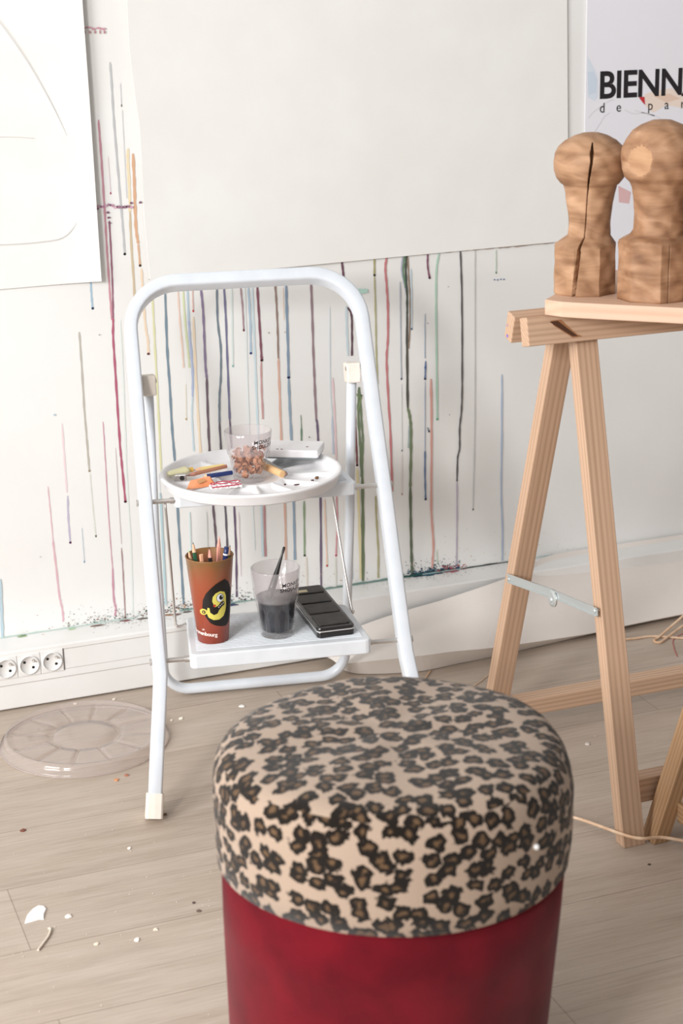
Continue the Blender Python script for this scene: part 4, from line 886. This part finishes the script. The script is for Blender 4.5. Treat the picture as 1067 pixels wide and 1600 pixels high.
# ================================================================== CLEAR LID ON THE FLOOR
ld = thing('palette_lid', 'clear round plastic lid with radial ridges, lying on the floor by the skirting', 'lid', (0.555, 2.850, 0.0), math.radians(8))
def lid_mesh():
    n = 240; V = []; F = []
    prof = [(0.152, 0.0005), (0.1525, 0.006), (0.1475, 0.0065), (0.146, 0.014), (0.1425, 0.0205), (0.138, 0.0215)]
    rs = [0.134, 0.125, 0.11, 0.095, 0.080, 0.070, 0.066, 0.063, 0.060, 0.057, 0.054, 0.035, 0.015]
    def hz(r, t):
        k = (t / (2 * math.pi) * 12) % 1.0; d = min(k, 1 - k) * (2 * math.pi / 12) * r; rib = max(0.0, 1 - d / 0.0045)
        z = 0.0175
        if 0.068 < r < 0.132: z -= 0.0065 * rib
        if 0.056 < r < 0.067: z -= 0.0065
        if r < 0.056: z = 0.0175
        return z
    rings = [(r, None, z) for r, z in prof] + [(r, 1, 0) for r in rs]
    for r, w_, z in rings:
        for k in range(n):
            t = 2 * math.pi * k / n; V.append((r * math.cos(t), r * math.sin(t), hz(r, t) if w_ else z))
    V.append((0, 0, 0.0175)); m_ = len(rings)
    for i in range(m_ - 1):
        for k in range(n): F.append((i * n + k, i * n + (k + 1) % n, (i + 1) * n + (k + 1) % n, (i + 1) * n + k))
    for k in range(n): F.append(((m_ - 1) * n + k, (m_ - 1) * n + (k + 1) % n, len(V) - 1))
    return V, F
v, f = lid_mesh(); o = mk('lid_disc', v, f, MT['lid'], ld, smooth=True)
v, f = lathe([(0.1515, 0.0), (0.1535, 0.0002), (0.1535, 0.0022), (0.1515, 0.0024)], 160, closed=True); mk('rim', v, f, MT['lid'], ld, smooth=True)

# ================================================================== POUF
pf = thing('pouf', 'round pouf with leopard-print plush top and dark red velvet sides', 'pouf', (0.689, 1.697, 0.0))
RP = 0.2080; HP = 0.464; cap_lo = 0.322
n = 160; prof = []  # (r, z, s on side or None)
prof_side = [(RP - 0.004, cap_lo), (RP + 0.001, cap_lo + 0.003), (RP + 0.003, cap_lo + 0.03), (RP + 0.003, cap_lo + 0.09), (RP + 0.001, HP - 0.035), (RP - 0.003, HP - 0.020), (RP - 0.010, HP - 0.009)]
prof_top = [(RP - 0.019, HP - 0.002), (RP - 0.03, HP + 0.002), (0.15, HP + 0.007), (0.10, HP + 0.010), (0.05, HP + 0.011), (0.0, HP + 0.011)]
me = bpy.data.meshes.new('leopard_cover'); bm = bmesh.new(); uvl = bm.loops.layers.uv.new('UVMap')
rings = []
random.seed(1)
for r, z in prof_side + prof_top:
    if r == 0: rings.append([bm.verts.new((0, 0, z))]); continue
    rings.append([bm.verts.new(((r + 0.0012 * math.sin(3 * a + z * 40)) * math.cos(a), (r + 0.0012 * math.sin(3 * a + z * 40)) * math.sin(a), z + (0.0018 * math.sin(5 * a + 1) if z > HP - 0.04 else 0.0022 * math.sin(2 * a)))) for a in [2 * math.pi * k / n for k in range(n)]])
ns = len(prof_side)
for i in range(len(rings) - 1):
    A, B = rings[i], rings[i + 1]
    for k in range(n):
        j = (k + 1) % n
        vs_ = [A[k], A[j], B[0]] if len(B) == 1 else [A[k], A[j], B[j], B[k]]
        fc = bm.faces.new(vs_); fc.smooth = True
        for l in fc.loops:
            c_ = l.vert.co
            if i < ns - 1:
                kk_ = k if l.vert in (A[k], B[k] if len(B) > 1 else None) else k + 1
                l[uvl].uv = (kk_ / n * 2 * math.pi * RP, c_.z + 1.0)
            else: l[uvl].uv = (c_.x + 5.03, c_.y * 1.0 + 3.02)
bm.to_mesh(me); bm.free(); me.materials.append(MT['leopard']); o = bpy.data.objects.new('leopard_cover', me); put(o, pf)
v, f = lathe([(0, 0.0), (0.176, 0.0), (0.188, 0.004), (0.192, 0.05), (0.197, 0.15), (0.202, 0.25), (0.2045, 0.33), (0, 0.33)], 128); v = [(x - (0.33 - z) * 0.045, y, z) for x, y, z in v]; mk('velvet_body', v, f, MT['red'], pf, smooth=True)
a_ = [2 * math.pi * k / 120 for k in range(121)]
v, f = sweep([((RP - 0.0125) * math.cos(t), (RP - 0.0125) * math.sin(t), HP - 0.0055 + 0.0018 * math.sin(5 * t + 1)) for t in a_], 0.0018, n=8)
v, f = lathe([(0.00, -0.0035), (0.0025, -0.0025), (0.0035, 0), (0.0025, 0.0025), (0, 0.0035)], 12)
th = math.radians(-79); bd = mk('bead', v, f, MT['white'], smooth=True, loc=(0.689 + (RP + 0.0055) * math.cos(math.radians(-65)), 1.697 + (RP + 0.0055) * math.sin(math.radians(-65)), 0.398))
tag(bd, 'tiny white polystyrene bead clinging to the leopard-print side of the pouf', 'bead')

# ================================================================== TRESTLES AND BOARD
def bar(name, p0, p1, wx, ty, m, parent, zc0=None, zc1=None, upx=(1, 0, 0), bevel=0.0015):
    """square timber from p0 to p1 (centre line of section), wx along upx, ty across; ends may be cut level at zc0 / zc1; grain along own X"""
    p0, p1 = Vector(p0), Vector(p1); T = (p1 - p0).normalized(); A = Vector(upx); A = (A - A.dot(T) * T).normalized(); B = T.cross(A)
    M = Matrix((T, A, B)).transposed().to_4x4(); M.translation = p0; Mi = M.inverted(); vs = []
    for end, zc in ((p0, zc0), (p1, zc1)):
        for sa, sb in ((-1, -1), (1, -1), (1, 1), (-1, 1)):
            q = end + A * (sa * wx / 2) + B * (sb * ty / 2)
            if zc is not None: q = q + T * ((zc - q.z) / T.z)
            vs.append(Mi @ q)
    o = mk(name, vs, [(3, 2, 1, 0), (4, 5, 6, 7), (0, 1, 5, 4), (1, 2, 6, 5), (2, 3, 7, 6), (3, 0, 4, 7)], m, parent, bevel=bevel)
    o.matrix_local = (Matrix.Translation(-parent.location) @ M) if parent.rotation_euler.z == 0 else (parent.matrix_basis.inverted() @ M)
    return o
TK = 0.026
def trestle(label, loc, rz, L_, m, group, marks=False):
    t = thing('trestle', label, 'trestle', loc, rz, group)
    Mx = Matrix.Translation(loc) @ Matrix.Rotation(rz, 4, 'Z'); t.matrix_basis = Mx
    P = lambda x, y, z: Mx @ Vector((x, y, z)); ux = Mx.to_3x3() @ Vector((1, 0, 0))
    def nface(z): return 0.239 * z          # near legs' front face, y = 0 at the floor
    def fface(z): return 0.500 - 0.322 * z  # far legs' near face
    for x in (0.019, L_ - 0.019):
        bar('leg', P(x, nface(0) + TK / 2, 0), P(x, nface(0.775) + TK / 2, 0.775), 0.038, TK, m, t, 0.0, 0.776, ux)
        bar('leg', P(x, fface(0) + TK / 2 , 0), P(x, fface(0.765) + TK / 2, 0.765), 0.038, TK, m, t, 0.0, 0.776, ux)
    # beam of two boards leaning together
    b1 = bar('beam_board', P(-0.088, 0.1855, 0.7965), P(L_ + 0.09, 0.1855, 0.7965), 0.044, 0.024, m, t, None, None, Mx.to_3x3() @ Vector((0, 0.22, 1)))
    b2 = bar('beam_board', P(-0.088, 0.2360, 0.7960), P(L_ + 0.09, 0.2360, 0.7960), 0.044, 0.024, m, t, None, None, Mx.to_3x3() @ Vector((0, -0.30, 1)))
    bar('rail', P(0.036, 0.056, 0.071), P(L_ - 0.036, 0.056, 0.071), 0.042, 0.030, m, t, None, None, Mx.to_3x3() @ Vector((0, 0, 1)))
    bar('rail', P(0.036, 0.468, 0.049), P(L_ - 0.036, 0.468, 0.049), 0.032, 0.034, m, t, None, None, Mx.to_3x3() @ Vector((0, 0, 1)))
    return t, b1, b2
T1, b1, b2 = trestle('pine trestle whose pair of legs is joined by a metal folding stay, in full view', (1.246, 2.107, 0), 0.0, 0.85, MT['pine'], 'trestles under the board')
# knot, a lens-shaped dark mark on the near beam board, and purple dabs on its end
def face_mark(parent, pts, z, col, name):
    vs = [(x, y, z) for x, y in pts]; return mk(name, vs, [tuple(range(len(vs)))], mat(name + '_c', col, 0.6), parent)
fz = -0.0123 if (b1.matrix_world.to_3x3() @ Vector((0, 0, 1))).y > 0 else 0.0123
bpy.context.view_layer.update()
Bax = b1.matrix_local.to_3x3() @ Vector((0, 0, 1)); fz = -0.0123 if Bax.y > 0 else 0.0123
fm = face_mark(b1, [(0.038, 0.012), (0.052, 0.0125), (0.062, 0.004), (0.078, -0.009), (0.084, -0.014), (0.074, -0.013), (0.058, -0.002), (0.046, 0.006)], fz, '#4a2c1a', 'knot')
face_mark(fm, [(0.040, 0.0135), (0.058, 0.0138), (0.064, 0.007), (0.082, -0.010), (0.092, -0.015), (0.075, -0.0155), (0.054, -0.001), (0.044, 0.006)], fz * 0.996, '#9c6c48', 'knot_ring')
for y_, z_, r_ in ((-0.016, -0.002, 0.0028), (0.0, -0.006, 0.0014)):
    vs = [(-0.0004, y_ + r_ * math.cos(a), z_ + r_ * math.sin(a)) for a in [2 * math.pi * k / 12 for k in range(12)]]; mk('paint_dab', vs, [tuple(range(12))], mat('purple', '#7a66c8', 0.5), b2)
# folding stay
ax = -0.0045
st = bpy.data.objects.new('folding_stay', None)
def plate(name, a, b, w_, t_, parent):
    """pressed strip from a to b in the plane x = const (coordinates relative to the trestle)"""
    a, b = Vector(a), Vector(b); T = (b - a).normalized(); U = Vector((1, 0, 0)).cross(T); vs = []
    L = []
    for o0, o1, x0, x1 in ((-w_ / 2, w_ / 2, -t_ / 2, t_ / 2), (-w_ / 2, -w_ / 2 + 0.0022, -t_ / 2 - 0.0022, t_ / 2), (w_ / 2 - 0.0022, w_ / 2, -t_ / 2 - 0.0022, t_ / 2)):
        q = []
        for e in (a, b):
            for o_ in (o0, o1):
                for x in (x0, x1): q.append(e + U * o_ + Vector((x, 0, 0)))
        L.append((q, [(0, 1, 3, 2), (4, 6, 7, 5), (0, 4, 5, 1), (2, 3, 7, 6), (0, 2, 6, 4), (1, 5, 7, 3)]))
    v, f = merge(L); return mk(name, v, f, MT['zinc'], parent, bevel=0.0005)
A_ = Vector((ax, 0.405, 0.322)); Mi_ = Vector((ax, 0.232, 0.348)); B_ = Vector((ax, 0.088, 0.366))
pl0 = plate('folding_stay', A_, Mi_, 0.016, 0.0016, T1)
plate('stay_arm', Mi_ + Vector((-0.002, 0.01, 0)), B_ + Vector((-0.002, 0, 0)), 0.014, 0.0016, pl0)
rY = Matrix.Rotation(-math.pi / 2, 4, 'Y')
for nm, c_, r_, h_ in (('pivot_disc', Mi_ + Vector((-0.0035, 0.0, -0.006)), 0.0145, 0.0040), ('pivot_pin', Mi_ + Vector((-0.006, 0.0, -0.008)), 0.0042, 0.003), ('screw', A_ + Vector((-0.001, -0.006, 0)), 0.0038, 0.002), ('screw', B_ + Vector((-0.003, 0.008, 0)), 0.0038, 0.002), ('screw_shank', A_ + Vector((0.006, -0.006, 0)), 0.002, 0.007), ('screw_shank', B_ + Vector((0.006, 0.008, 0)), 0.002, 0.009)):
    v, f = lathe([(0, 0), (r_, 0), (r_, h_ * 0.6), (r_ * 0.7, h_), (0, h_)], 24); mk(nm, [rY @ Vector(p) + c_ for p in v], f, MT['zinc'], pl0)
# second trestle, turned across the first, only one leg in view
T2, c1, c2 = trestle('amber pine trestle at the right edge, only one slanting leg in view', (1.8205, 1.287, 0.0), math.radians(90), 0.85, MT['pine2'], 'trestles under the board')

# board resting on both beams, one corner towards the viewer
BZ0, BZ1 = 0.8215, 0.8450
bp_ = [(1.1890, 2.2860), (1.2030, 2.2560), (1.2200, 2.2370), (1.8300, 1.640), (2.03, 1.82), (1.40, 2.50)]
vs = [(x, y, z) for z in (BZ0, BZ1) for x, y in bp_]; k = len(bp_)
R45 = Matrix.Rotation(math.radians(45), 4, 'Z'); org = Vector((1.2, 2.25, BZ0))
bo = mk('board', [R45 @ (Vector(p) - org) for p in vs], [tuple(range(k))[::-1], tuple(range(k, 2 * k))] + [(i, (i + 1) % k, (i + 1) % k + k, i + k) for i in range(k)], MT['board'], bevel=0.0015)
bo.location = org; bo.rotation_euler = (0, 0, math.radians(-45))
tag(bo, 'pale wooden board laid across the trestles, carrying the carved pieces', 'board')

# ================================================================== CARVED WOODEN PIECES
def carved(label, loc, prof, base_h, base_r, facets, shift, m, crack=None, cuts=(), fresh=None, bump=0.0, seed=0, group='carved wooden finials'):
    """turned and hewn piece: prof [(z, r)], squared base up to base_h, crack(z) -> (angle, half width, depth) or None"""
    t = thing('carved_finial', label, 'wooden sculpture', loc, 0, group)
    hewn = set(); random.seed(seed); n = 720 if seed == 3 else 360; V = []; F = []; zs = []
    for (z0, r0), (z1, r1) in zip(prof[:-1], prof[1:]):
        m_ = max(1, int(abs(z1 - z0) / 0.003 + abs(r1 - r0) / 0.004))
        for k in range(m_): f_ = k / m_; zs.append((z0 + (z1 - z0) * f_, r0 + (r1 - r0) * f_))
    zs.append(prof[-1])
    for z, r in zs:
        bl = 1.0 if z < base_h else max(0.0, 1 - (z - base_h) / 0.016)
        for k in range(n):
            a = 2 * math.pi * k / n
            fac = min(base_r[i] / max(1e-4, math.cos(a - math.radians(g))) if math.cos(a - math.radians(g)) > 0.02 else 9 for i, g in enumerate(facets))
            rr = r * (1 - bl) + min(fac, max(r, 0.0) * 1.06 if z >= base_h else 9) * bl
            rr += 0.0006 * math.sin(4 * a + z * 90 + seed) + 0.0004 * math.sin(9 * a - z * 140 + seed)
            rr = rr * (1 - 0.035 * max(0, math.sin(3 * a + seed)) * (1 - bl))
            if r < 0.002: rr = r
            if crack and r > 0.004:
                c_ = crack(z)
                if c_:
                    d_ = abs((a - c_[0] + math.pi) % (2 * math.pi) - math.pi) * rr
                    if d_ < c_[1]: rr -= c_[2]
            p = Vector((rr * math.cos(a) + shift[0] * bl, rr * math.sin(a) + shift[1] * bl, z))
            for nv_, dv in cuts:
                nv_ = Vector(nv_).normalized(); e = p.dot(nv_) - dv
                if e > 0:
                    p = p - nv_ * e * 1.25
                    if e > 0.0006: hewn.add(len(V))
            V.append(p)
    m_ = len(zs)
    for i in range(m_ - 1):
        for k in range(n): F.append((i * n + k, i * n + (k + 1) % n, (i + 1) * n + (k + 1) % n, (i + 1) * n + k))
    F.append(tuple(range(n))[::-1]); F.append(tuple(range((m_ - 1) * n, m_ * n)))
    o = mk('carved_body', V, F, m, t, smooth=True)
    if fresh:
        o.data.materials.append(fresh)
        for pg in o.data.polygons:
            if all(i in hewn for i in pg.vertices): pg.material_index = 1
    return t
az = lambda deg: math.radians(deg)
VA = -118.0  # azimuth from the pieces towards the camera
W1 = carved_mat('elm_wood', '#c29c7d', '#a98364', '#7a563c', 1.3)
W2 = carved_mat('elm_wood_dark', '#ba9476', '#9c7557', '#6e4b34', 4.7)
def crack1(z):
    h = z / 0.238
    if h > 0.96: return None
    ang = np.interp(z, [0, 0.070, 0.088, 0.15, 0.20, 0.235], [az(VA - 20), az(VA - 11), az(VA - 15), az(VA - 8), az(VA), az(VA + 2)])
    hw = np.interp(z, [0, 0.06, 0.075, 0.09, 0.15, 0.175, 0.200, 0.207, 0.214, 0.219, 0.228], [0.0034, 0.0032, 0.0026, 0.0012, 0.0010, 0.0017, 0.0028, 0.0032, 0.0048, 0.0030, 0.0012])
    return float(ang), float(hw) * 0.8, 0.042 if z < 0.08 else 0.028
PR1 = [(0, 0.046), (0.071, 0.047), (0.0735, 0.0445), (0.086, 0.034), (0.088, 0.0325), (0.105, 0.032), (0.13, 0.0345), (0.150, 0.0370), (0.160, 0.0400), (0.163, 0.0410), (0.166, 0.0455), (0.174, 0.0520), (0.186, 0.0555), (0.199, 0.0560), (0.210, 0.0540), (0.220, 0.0485), (0.229, 0.0390), (0.236, 0.0260), (0.2400, 0.0120), (0.2410, 0.0010)]
carved('smaller carved wooden finial with a long black crack down its front', (1.2785, 2.3135, BZ1), PR1, 0.072, [0.0455] * 8, [VA - 45, VA + 5, VA + 48, VA + 92, VA + 137, VA + 182, VA + 225, VA + 272], (-0.006, 0.003), W1, crack1, seed=3)
PR2 = [(0, 0.053), (0.085, 0.052), (0.088, 0.049), (0.096, 0.0385), (0.105, 0.0375), (0.125, 0.0370), (0.145, 0.0385), (0.165, 0.0405), (0.172, 0.0440), (0.180, 0.0525), (0.192, 0.0575), (0.208, 0.0585), (0.222, 0.0570), (0.235, 0.0510), (0.247, 0.0420), (0.255, 0.0300), (0.261, 0.0150), (0.262, 0.0010)]
W3 = carved_mat('fresh_cut_wood', '#c09a77', '#b28a68', '#9c7455', 2.2)
def dirv(az_, el): return (math.cos(az(az_)) * math.cos(az(el)), math.sin(az(az_)) * math.cos(az(el)), math.sin(az(el)))
def crack2(z): return (az(VA + 22), 0.0006, 0.003) if z < 0.085 else None
carved('larger carved wooden finial with a hewn facet on its head, right of the cracked one', (1.3430, 2.2200, BZ1), PR2, 0.087, [0.0500, 0.0500, 0.0515, 0.050, 0.050, 0.050, 0.050, 0.050], [VA - 62, VA - 18, VA + 30, VA + 75, VA + 120, VA + 165, VA + 210, VA + 255], (-0.005, 0.003), W2, crack2,
       cuts=((Vector(dirv(VA - 33, 2)), 0.0605), ), fresh=W3, seed=8)
carved('third carved wooden finial, only a sliver of it in view at the right photo edge', (1.4180, 2.1430, BZ1), [(z * 0.9, r * 0.86) for z, r in PR2], 0.078, [0.042] * 8, [VA - 40 + 45 * k for k in range(8)], (-0.001, 0.0), W1, None, seed=14)

# ================================================================== CANES AND DEBRIS ON THE FLOOR
def cane(label, pts, r=0.0028, m=None, name='rattan_cane', cat='cane', group='loose canes on the floor'):
    v, f = sweep(smooth_path(pts, 10), r, n=10); o = mk(name, v, f, m or MT['cane'], smooth=True); return tag(o, label, cat, group)
cane('pale cane curving in front of the near trestle foot', [(1.10, 2.36, 0.003), (1.16, 2.285, 0.003), (1.215, 2.215, 0.010), (1.252, 2.092, 0.026), (1.30, 2.083, 0.020), (1.36, 2.050, 0.012), (1.48, 2.0, 0.003), (1.60, 1.98, 0.003)], 0.0026)
cane('pale cane looping up against the cream paper by the right edge', [(2.05, 2.97, 0.14), (1.99, 2.945, 0.13), (1.945, 2.925, 0.105), (1.925, 2.915, 0.075), (1.935, 2.90, 0.050), (1.975, 2.90, 0.040), (2.03, 2.90, 0.040)], 0.0026)
cane('pale cane bent into a sharp hairpin near the right edge', [(2.12, 2.96, 0.14), (2.0, 2.93, 0.098), (1.90, 2.91, 0.058), (1.815, 2.885, 0.022), (1.765, 2.866, 0.0055), (1.745, 2.855, 0.0027), (1.752, 2.842, 0.0027), (1.782, 2.858, 0.006), (1.86, 2.890, 0.020), (1.95, 2.90, 0.034), (2.10, 2.91, 0.06)], 0.0027)
cane('pale straight cane on the floor crossing under the hairpin cane', [(1.685, 2.889, 0.0026), (1.72, 2.882, 0.0026), (1.76, 2.876, 0.0026), (1.83, 2.825, 0.0026), (1.95, 2.74, 0.0026)], 0.0024)
cane('thin pale cane stub lying behind the pouf, nearer the ladder', [(1.210, 2.835, 0.0020), (1.238, 2.866, 0.0020), (1.262, 2.897, 0.0020)], 0.0018)
cane('thin curved cane stub lying behind the pouf, nearer the trestle', [(1.305, 2.790, 0.0015), (1.330, 2.808, 0.0015), (1.362, 2.835, 0.0015)], 0.0010)
cane('thin red thread on the floor beyond the far trestle rail', [(1.745, 2.765, 0.0008), (1.765, 2.81, 0.0008), (1.79, 2.85, 0.0008), (1.84, 2.875, 0.0008), (1.90, 2.885, 0.0008)], 0.0010, mat('red_thread', '#b5625a', 0.7), 'thread', 'thread', None)
def chip(name, label, cat, x, y, pts, h, m, group=None, rz=0.0):
    k = len(pts); vs = [(px, py, 0) for px, py in pts] + [(px * 0.93, py * 0.93, h * (0.7 + 0.5 * ((i * 37) % 10) / 10)) for i, (px, py) in enumerate(pts)]
    c_ = len(vs); vs.append((0, 0, h * 1.3))
    fs = [tuple(range(k))[::-1]] + [(i, (i + 1) % k, (i + 1) % k + k, i + k) for i in range(k)] + [(k + i, k + (i + 1) % k, c_) for i in range(k)]
    o = mk(name, vs, fs, m, loc=(x, y, 0.0002)); o.rotation_euler = (0, 0, rz); tag(o, label, cat, group); return o
chip('plaster_flake', 'white leaf-shaped flake lying on the floor at the lower left', 'flake', 0.350, 2.273, [(-0.020, -0.019), (-0.008, -0.018), (0.004, -0.016), (0.009, -0.019), (0.012, -0.006), (0.019, 0.010), (0.017, 0.021), (0.010, 0.024), (0.0, 0.018), (-0.012, 0.003)], 0.0022, mat('plaster', '#f0eeec', 0.8))
v, f = sweep(smooth_path([(0.334, 2.172, 0.0018), (0.345, 2.188, 0.0018), (0.356, 2.205, 0.002), (0.362, 2.221, 0.0022), (0.359, 2.224, 0.0022)], 5), 0.0017, n=8); o = mk('wood_splinter', v, f, mat('splinter', '#e2d6c6', 0.7)); tag(o, 'thin pale splinter just below the white flake on the floor', 'splinter')
random.seed(21)
def rnd(r, n=8, e=1.0): return [(r * random.uniform(0.6, 1.15) * math.cos(2 * math.pi * k / n) * e, r * random.uniform(0.6, 1.15) * math.sin(2 * math.pi * k / n)) for k in range(n)]
CR = [(107, 1433, 0.006, '#f0eae2', 'thin white scrap just right of the leaf-shaped white flake'), (214, 1469, 0.005, '#f3eee6', 'white crumb below the middle left of the floor, the largest of the lower row'), (151, 1475, 0.004, '#eeddc8', 'cream crumb left of the largest white crumb on the lower left floor'),
      (243, 1453, 0.004, '#efe2d0', 'cream crumb right of the largest white crumb on the lower left floor'), (202, 1326, 0.004, '#f3ece4', 'white crumb on the floor below the front ladder foot'), (303, 1411, 0.003, '#5a4a44', 'round dark crumb beside the red side of the pouf'),
      (310, 1424, 0.004, '#6a5a50', 'flat dark sliver beside the red side of the pouf'), (36, 1298, 0.005, '#7a4a3a', 'reddish brown crumb at the far left of the floor below the clear lid'), (182, 1219, 0.005, '#c98f66', 'orange-brown crumb at the front edge of the clear lid'),
      (198, 1212, 0.005, '#a86f5a', 'pinkish brown crumb right at the front edge of the clear lid'), (268, 1126, 0.004, '#f0e6d4', 'cream flake on the floor behind the front left ladder leg'), (283, 1123, 0.005, '#f3ebdc', 'cream flake right of its twin behind the front left ladder leg'),
      (258, 1273, 0.004, '#7a5a48', 'dark brown crumb touching the ladder foot'), (378, 1104, 0.006, '#f2f0ec', 'white lump on the floor behind the pouf top'), (918, 1163, 0.005, '#d8cec4', 'pale chip on the floor left of the near trestle leg'),
      (1014, 1351, 0.003, '#5c4a3c', 'dark crumb on the floor below the near trestle foot'), (118, 1100, 0.005, '#e6dccf', 'pale chip on the floor between skirting and clear lid'), (178, 1093, 0.005, '#e0d6c8', 'pale sliver at the foot of the skirting behind the clear lid'),
      (314, 1412, 0.0, '', '')]
def on_floor(px, py, z=0.0):
    d = ROT @ np.array([px - 533.5, py - 800.0, FPX]); p = CAM + d * ((z - CAM[2]) / d[2]); return p
for px, py, r, c_, lb in CR:
    if r <= 0: continue
    q = on_floor(px, py); chip('crumb', lb, 'crumb', float(q[0]), float(q[1]), rnd(r), r * 0.35, mat('crumb_c', c_, 0.8), 'crumbs on the floor')
L_ = []
for k in range(230):
    x = random.uniform(0.1, 2.2); y = random.uniform(1.6, 3.03); r = random.uniform(0.0005, 0.0014)
    if random.random() < 0.45: x = random.uniform(0.15, 0.75); y = random.uniform(2.0, 2.5)
    L_.append(([(x + r * math.cos(a), y + r * 0.8 * math.sin(a), z) for z in (0.0001, r * 0.6) for a in (0.3, 1.6, 2.9, 4.4)], [(3, 2, 1, 0), (4, 5, 6, 7), (0, 1, 5, 4), (1, 2, 6, 5), (2, 3, 7, 6), (3, 0, 4, 7)]))
v, f = merge(L_); o = mk('dust_specks', v, f, mat('dust', '#dfd4c8', 0.9)); tag(o, 'fine pale dust specks scattered over the whole floor', 'dust', kind='stuff')
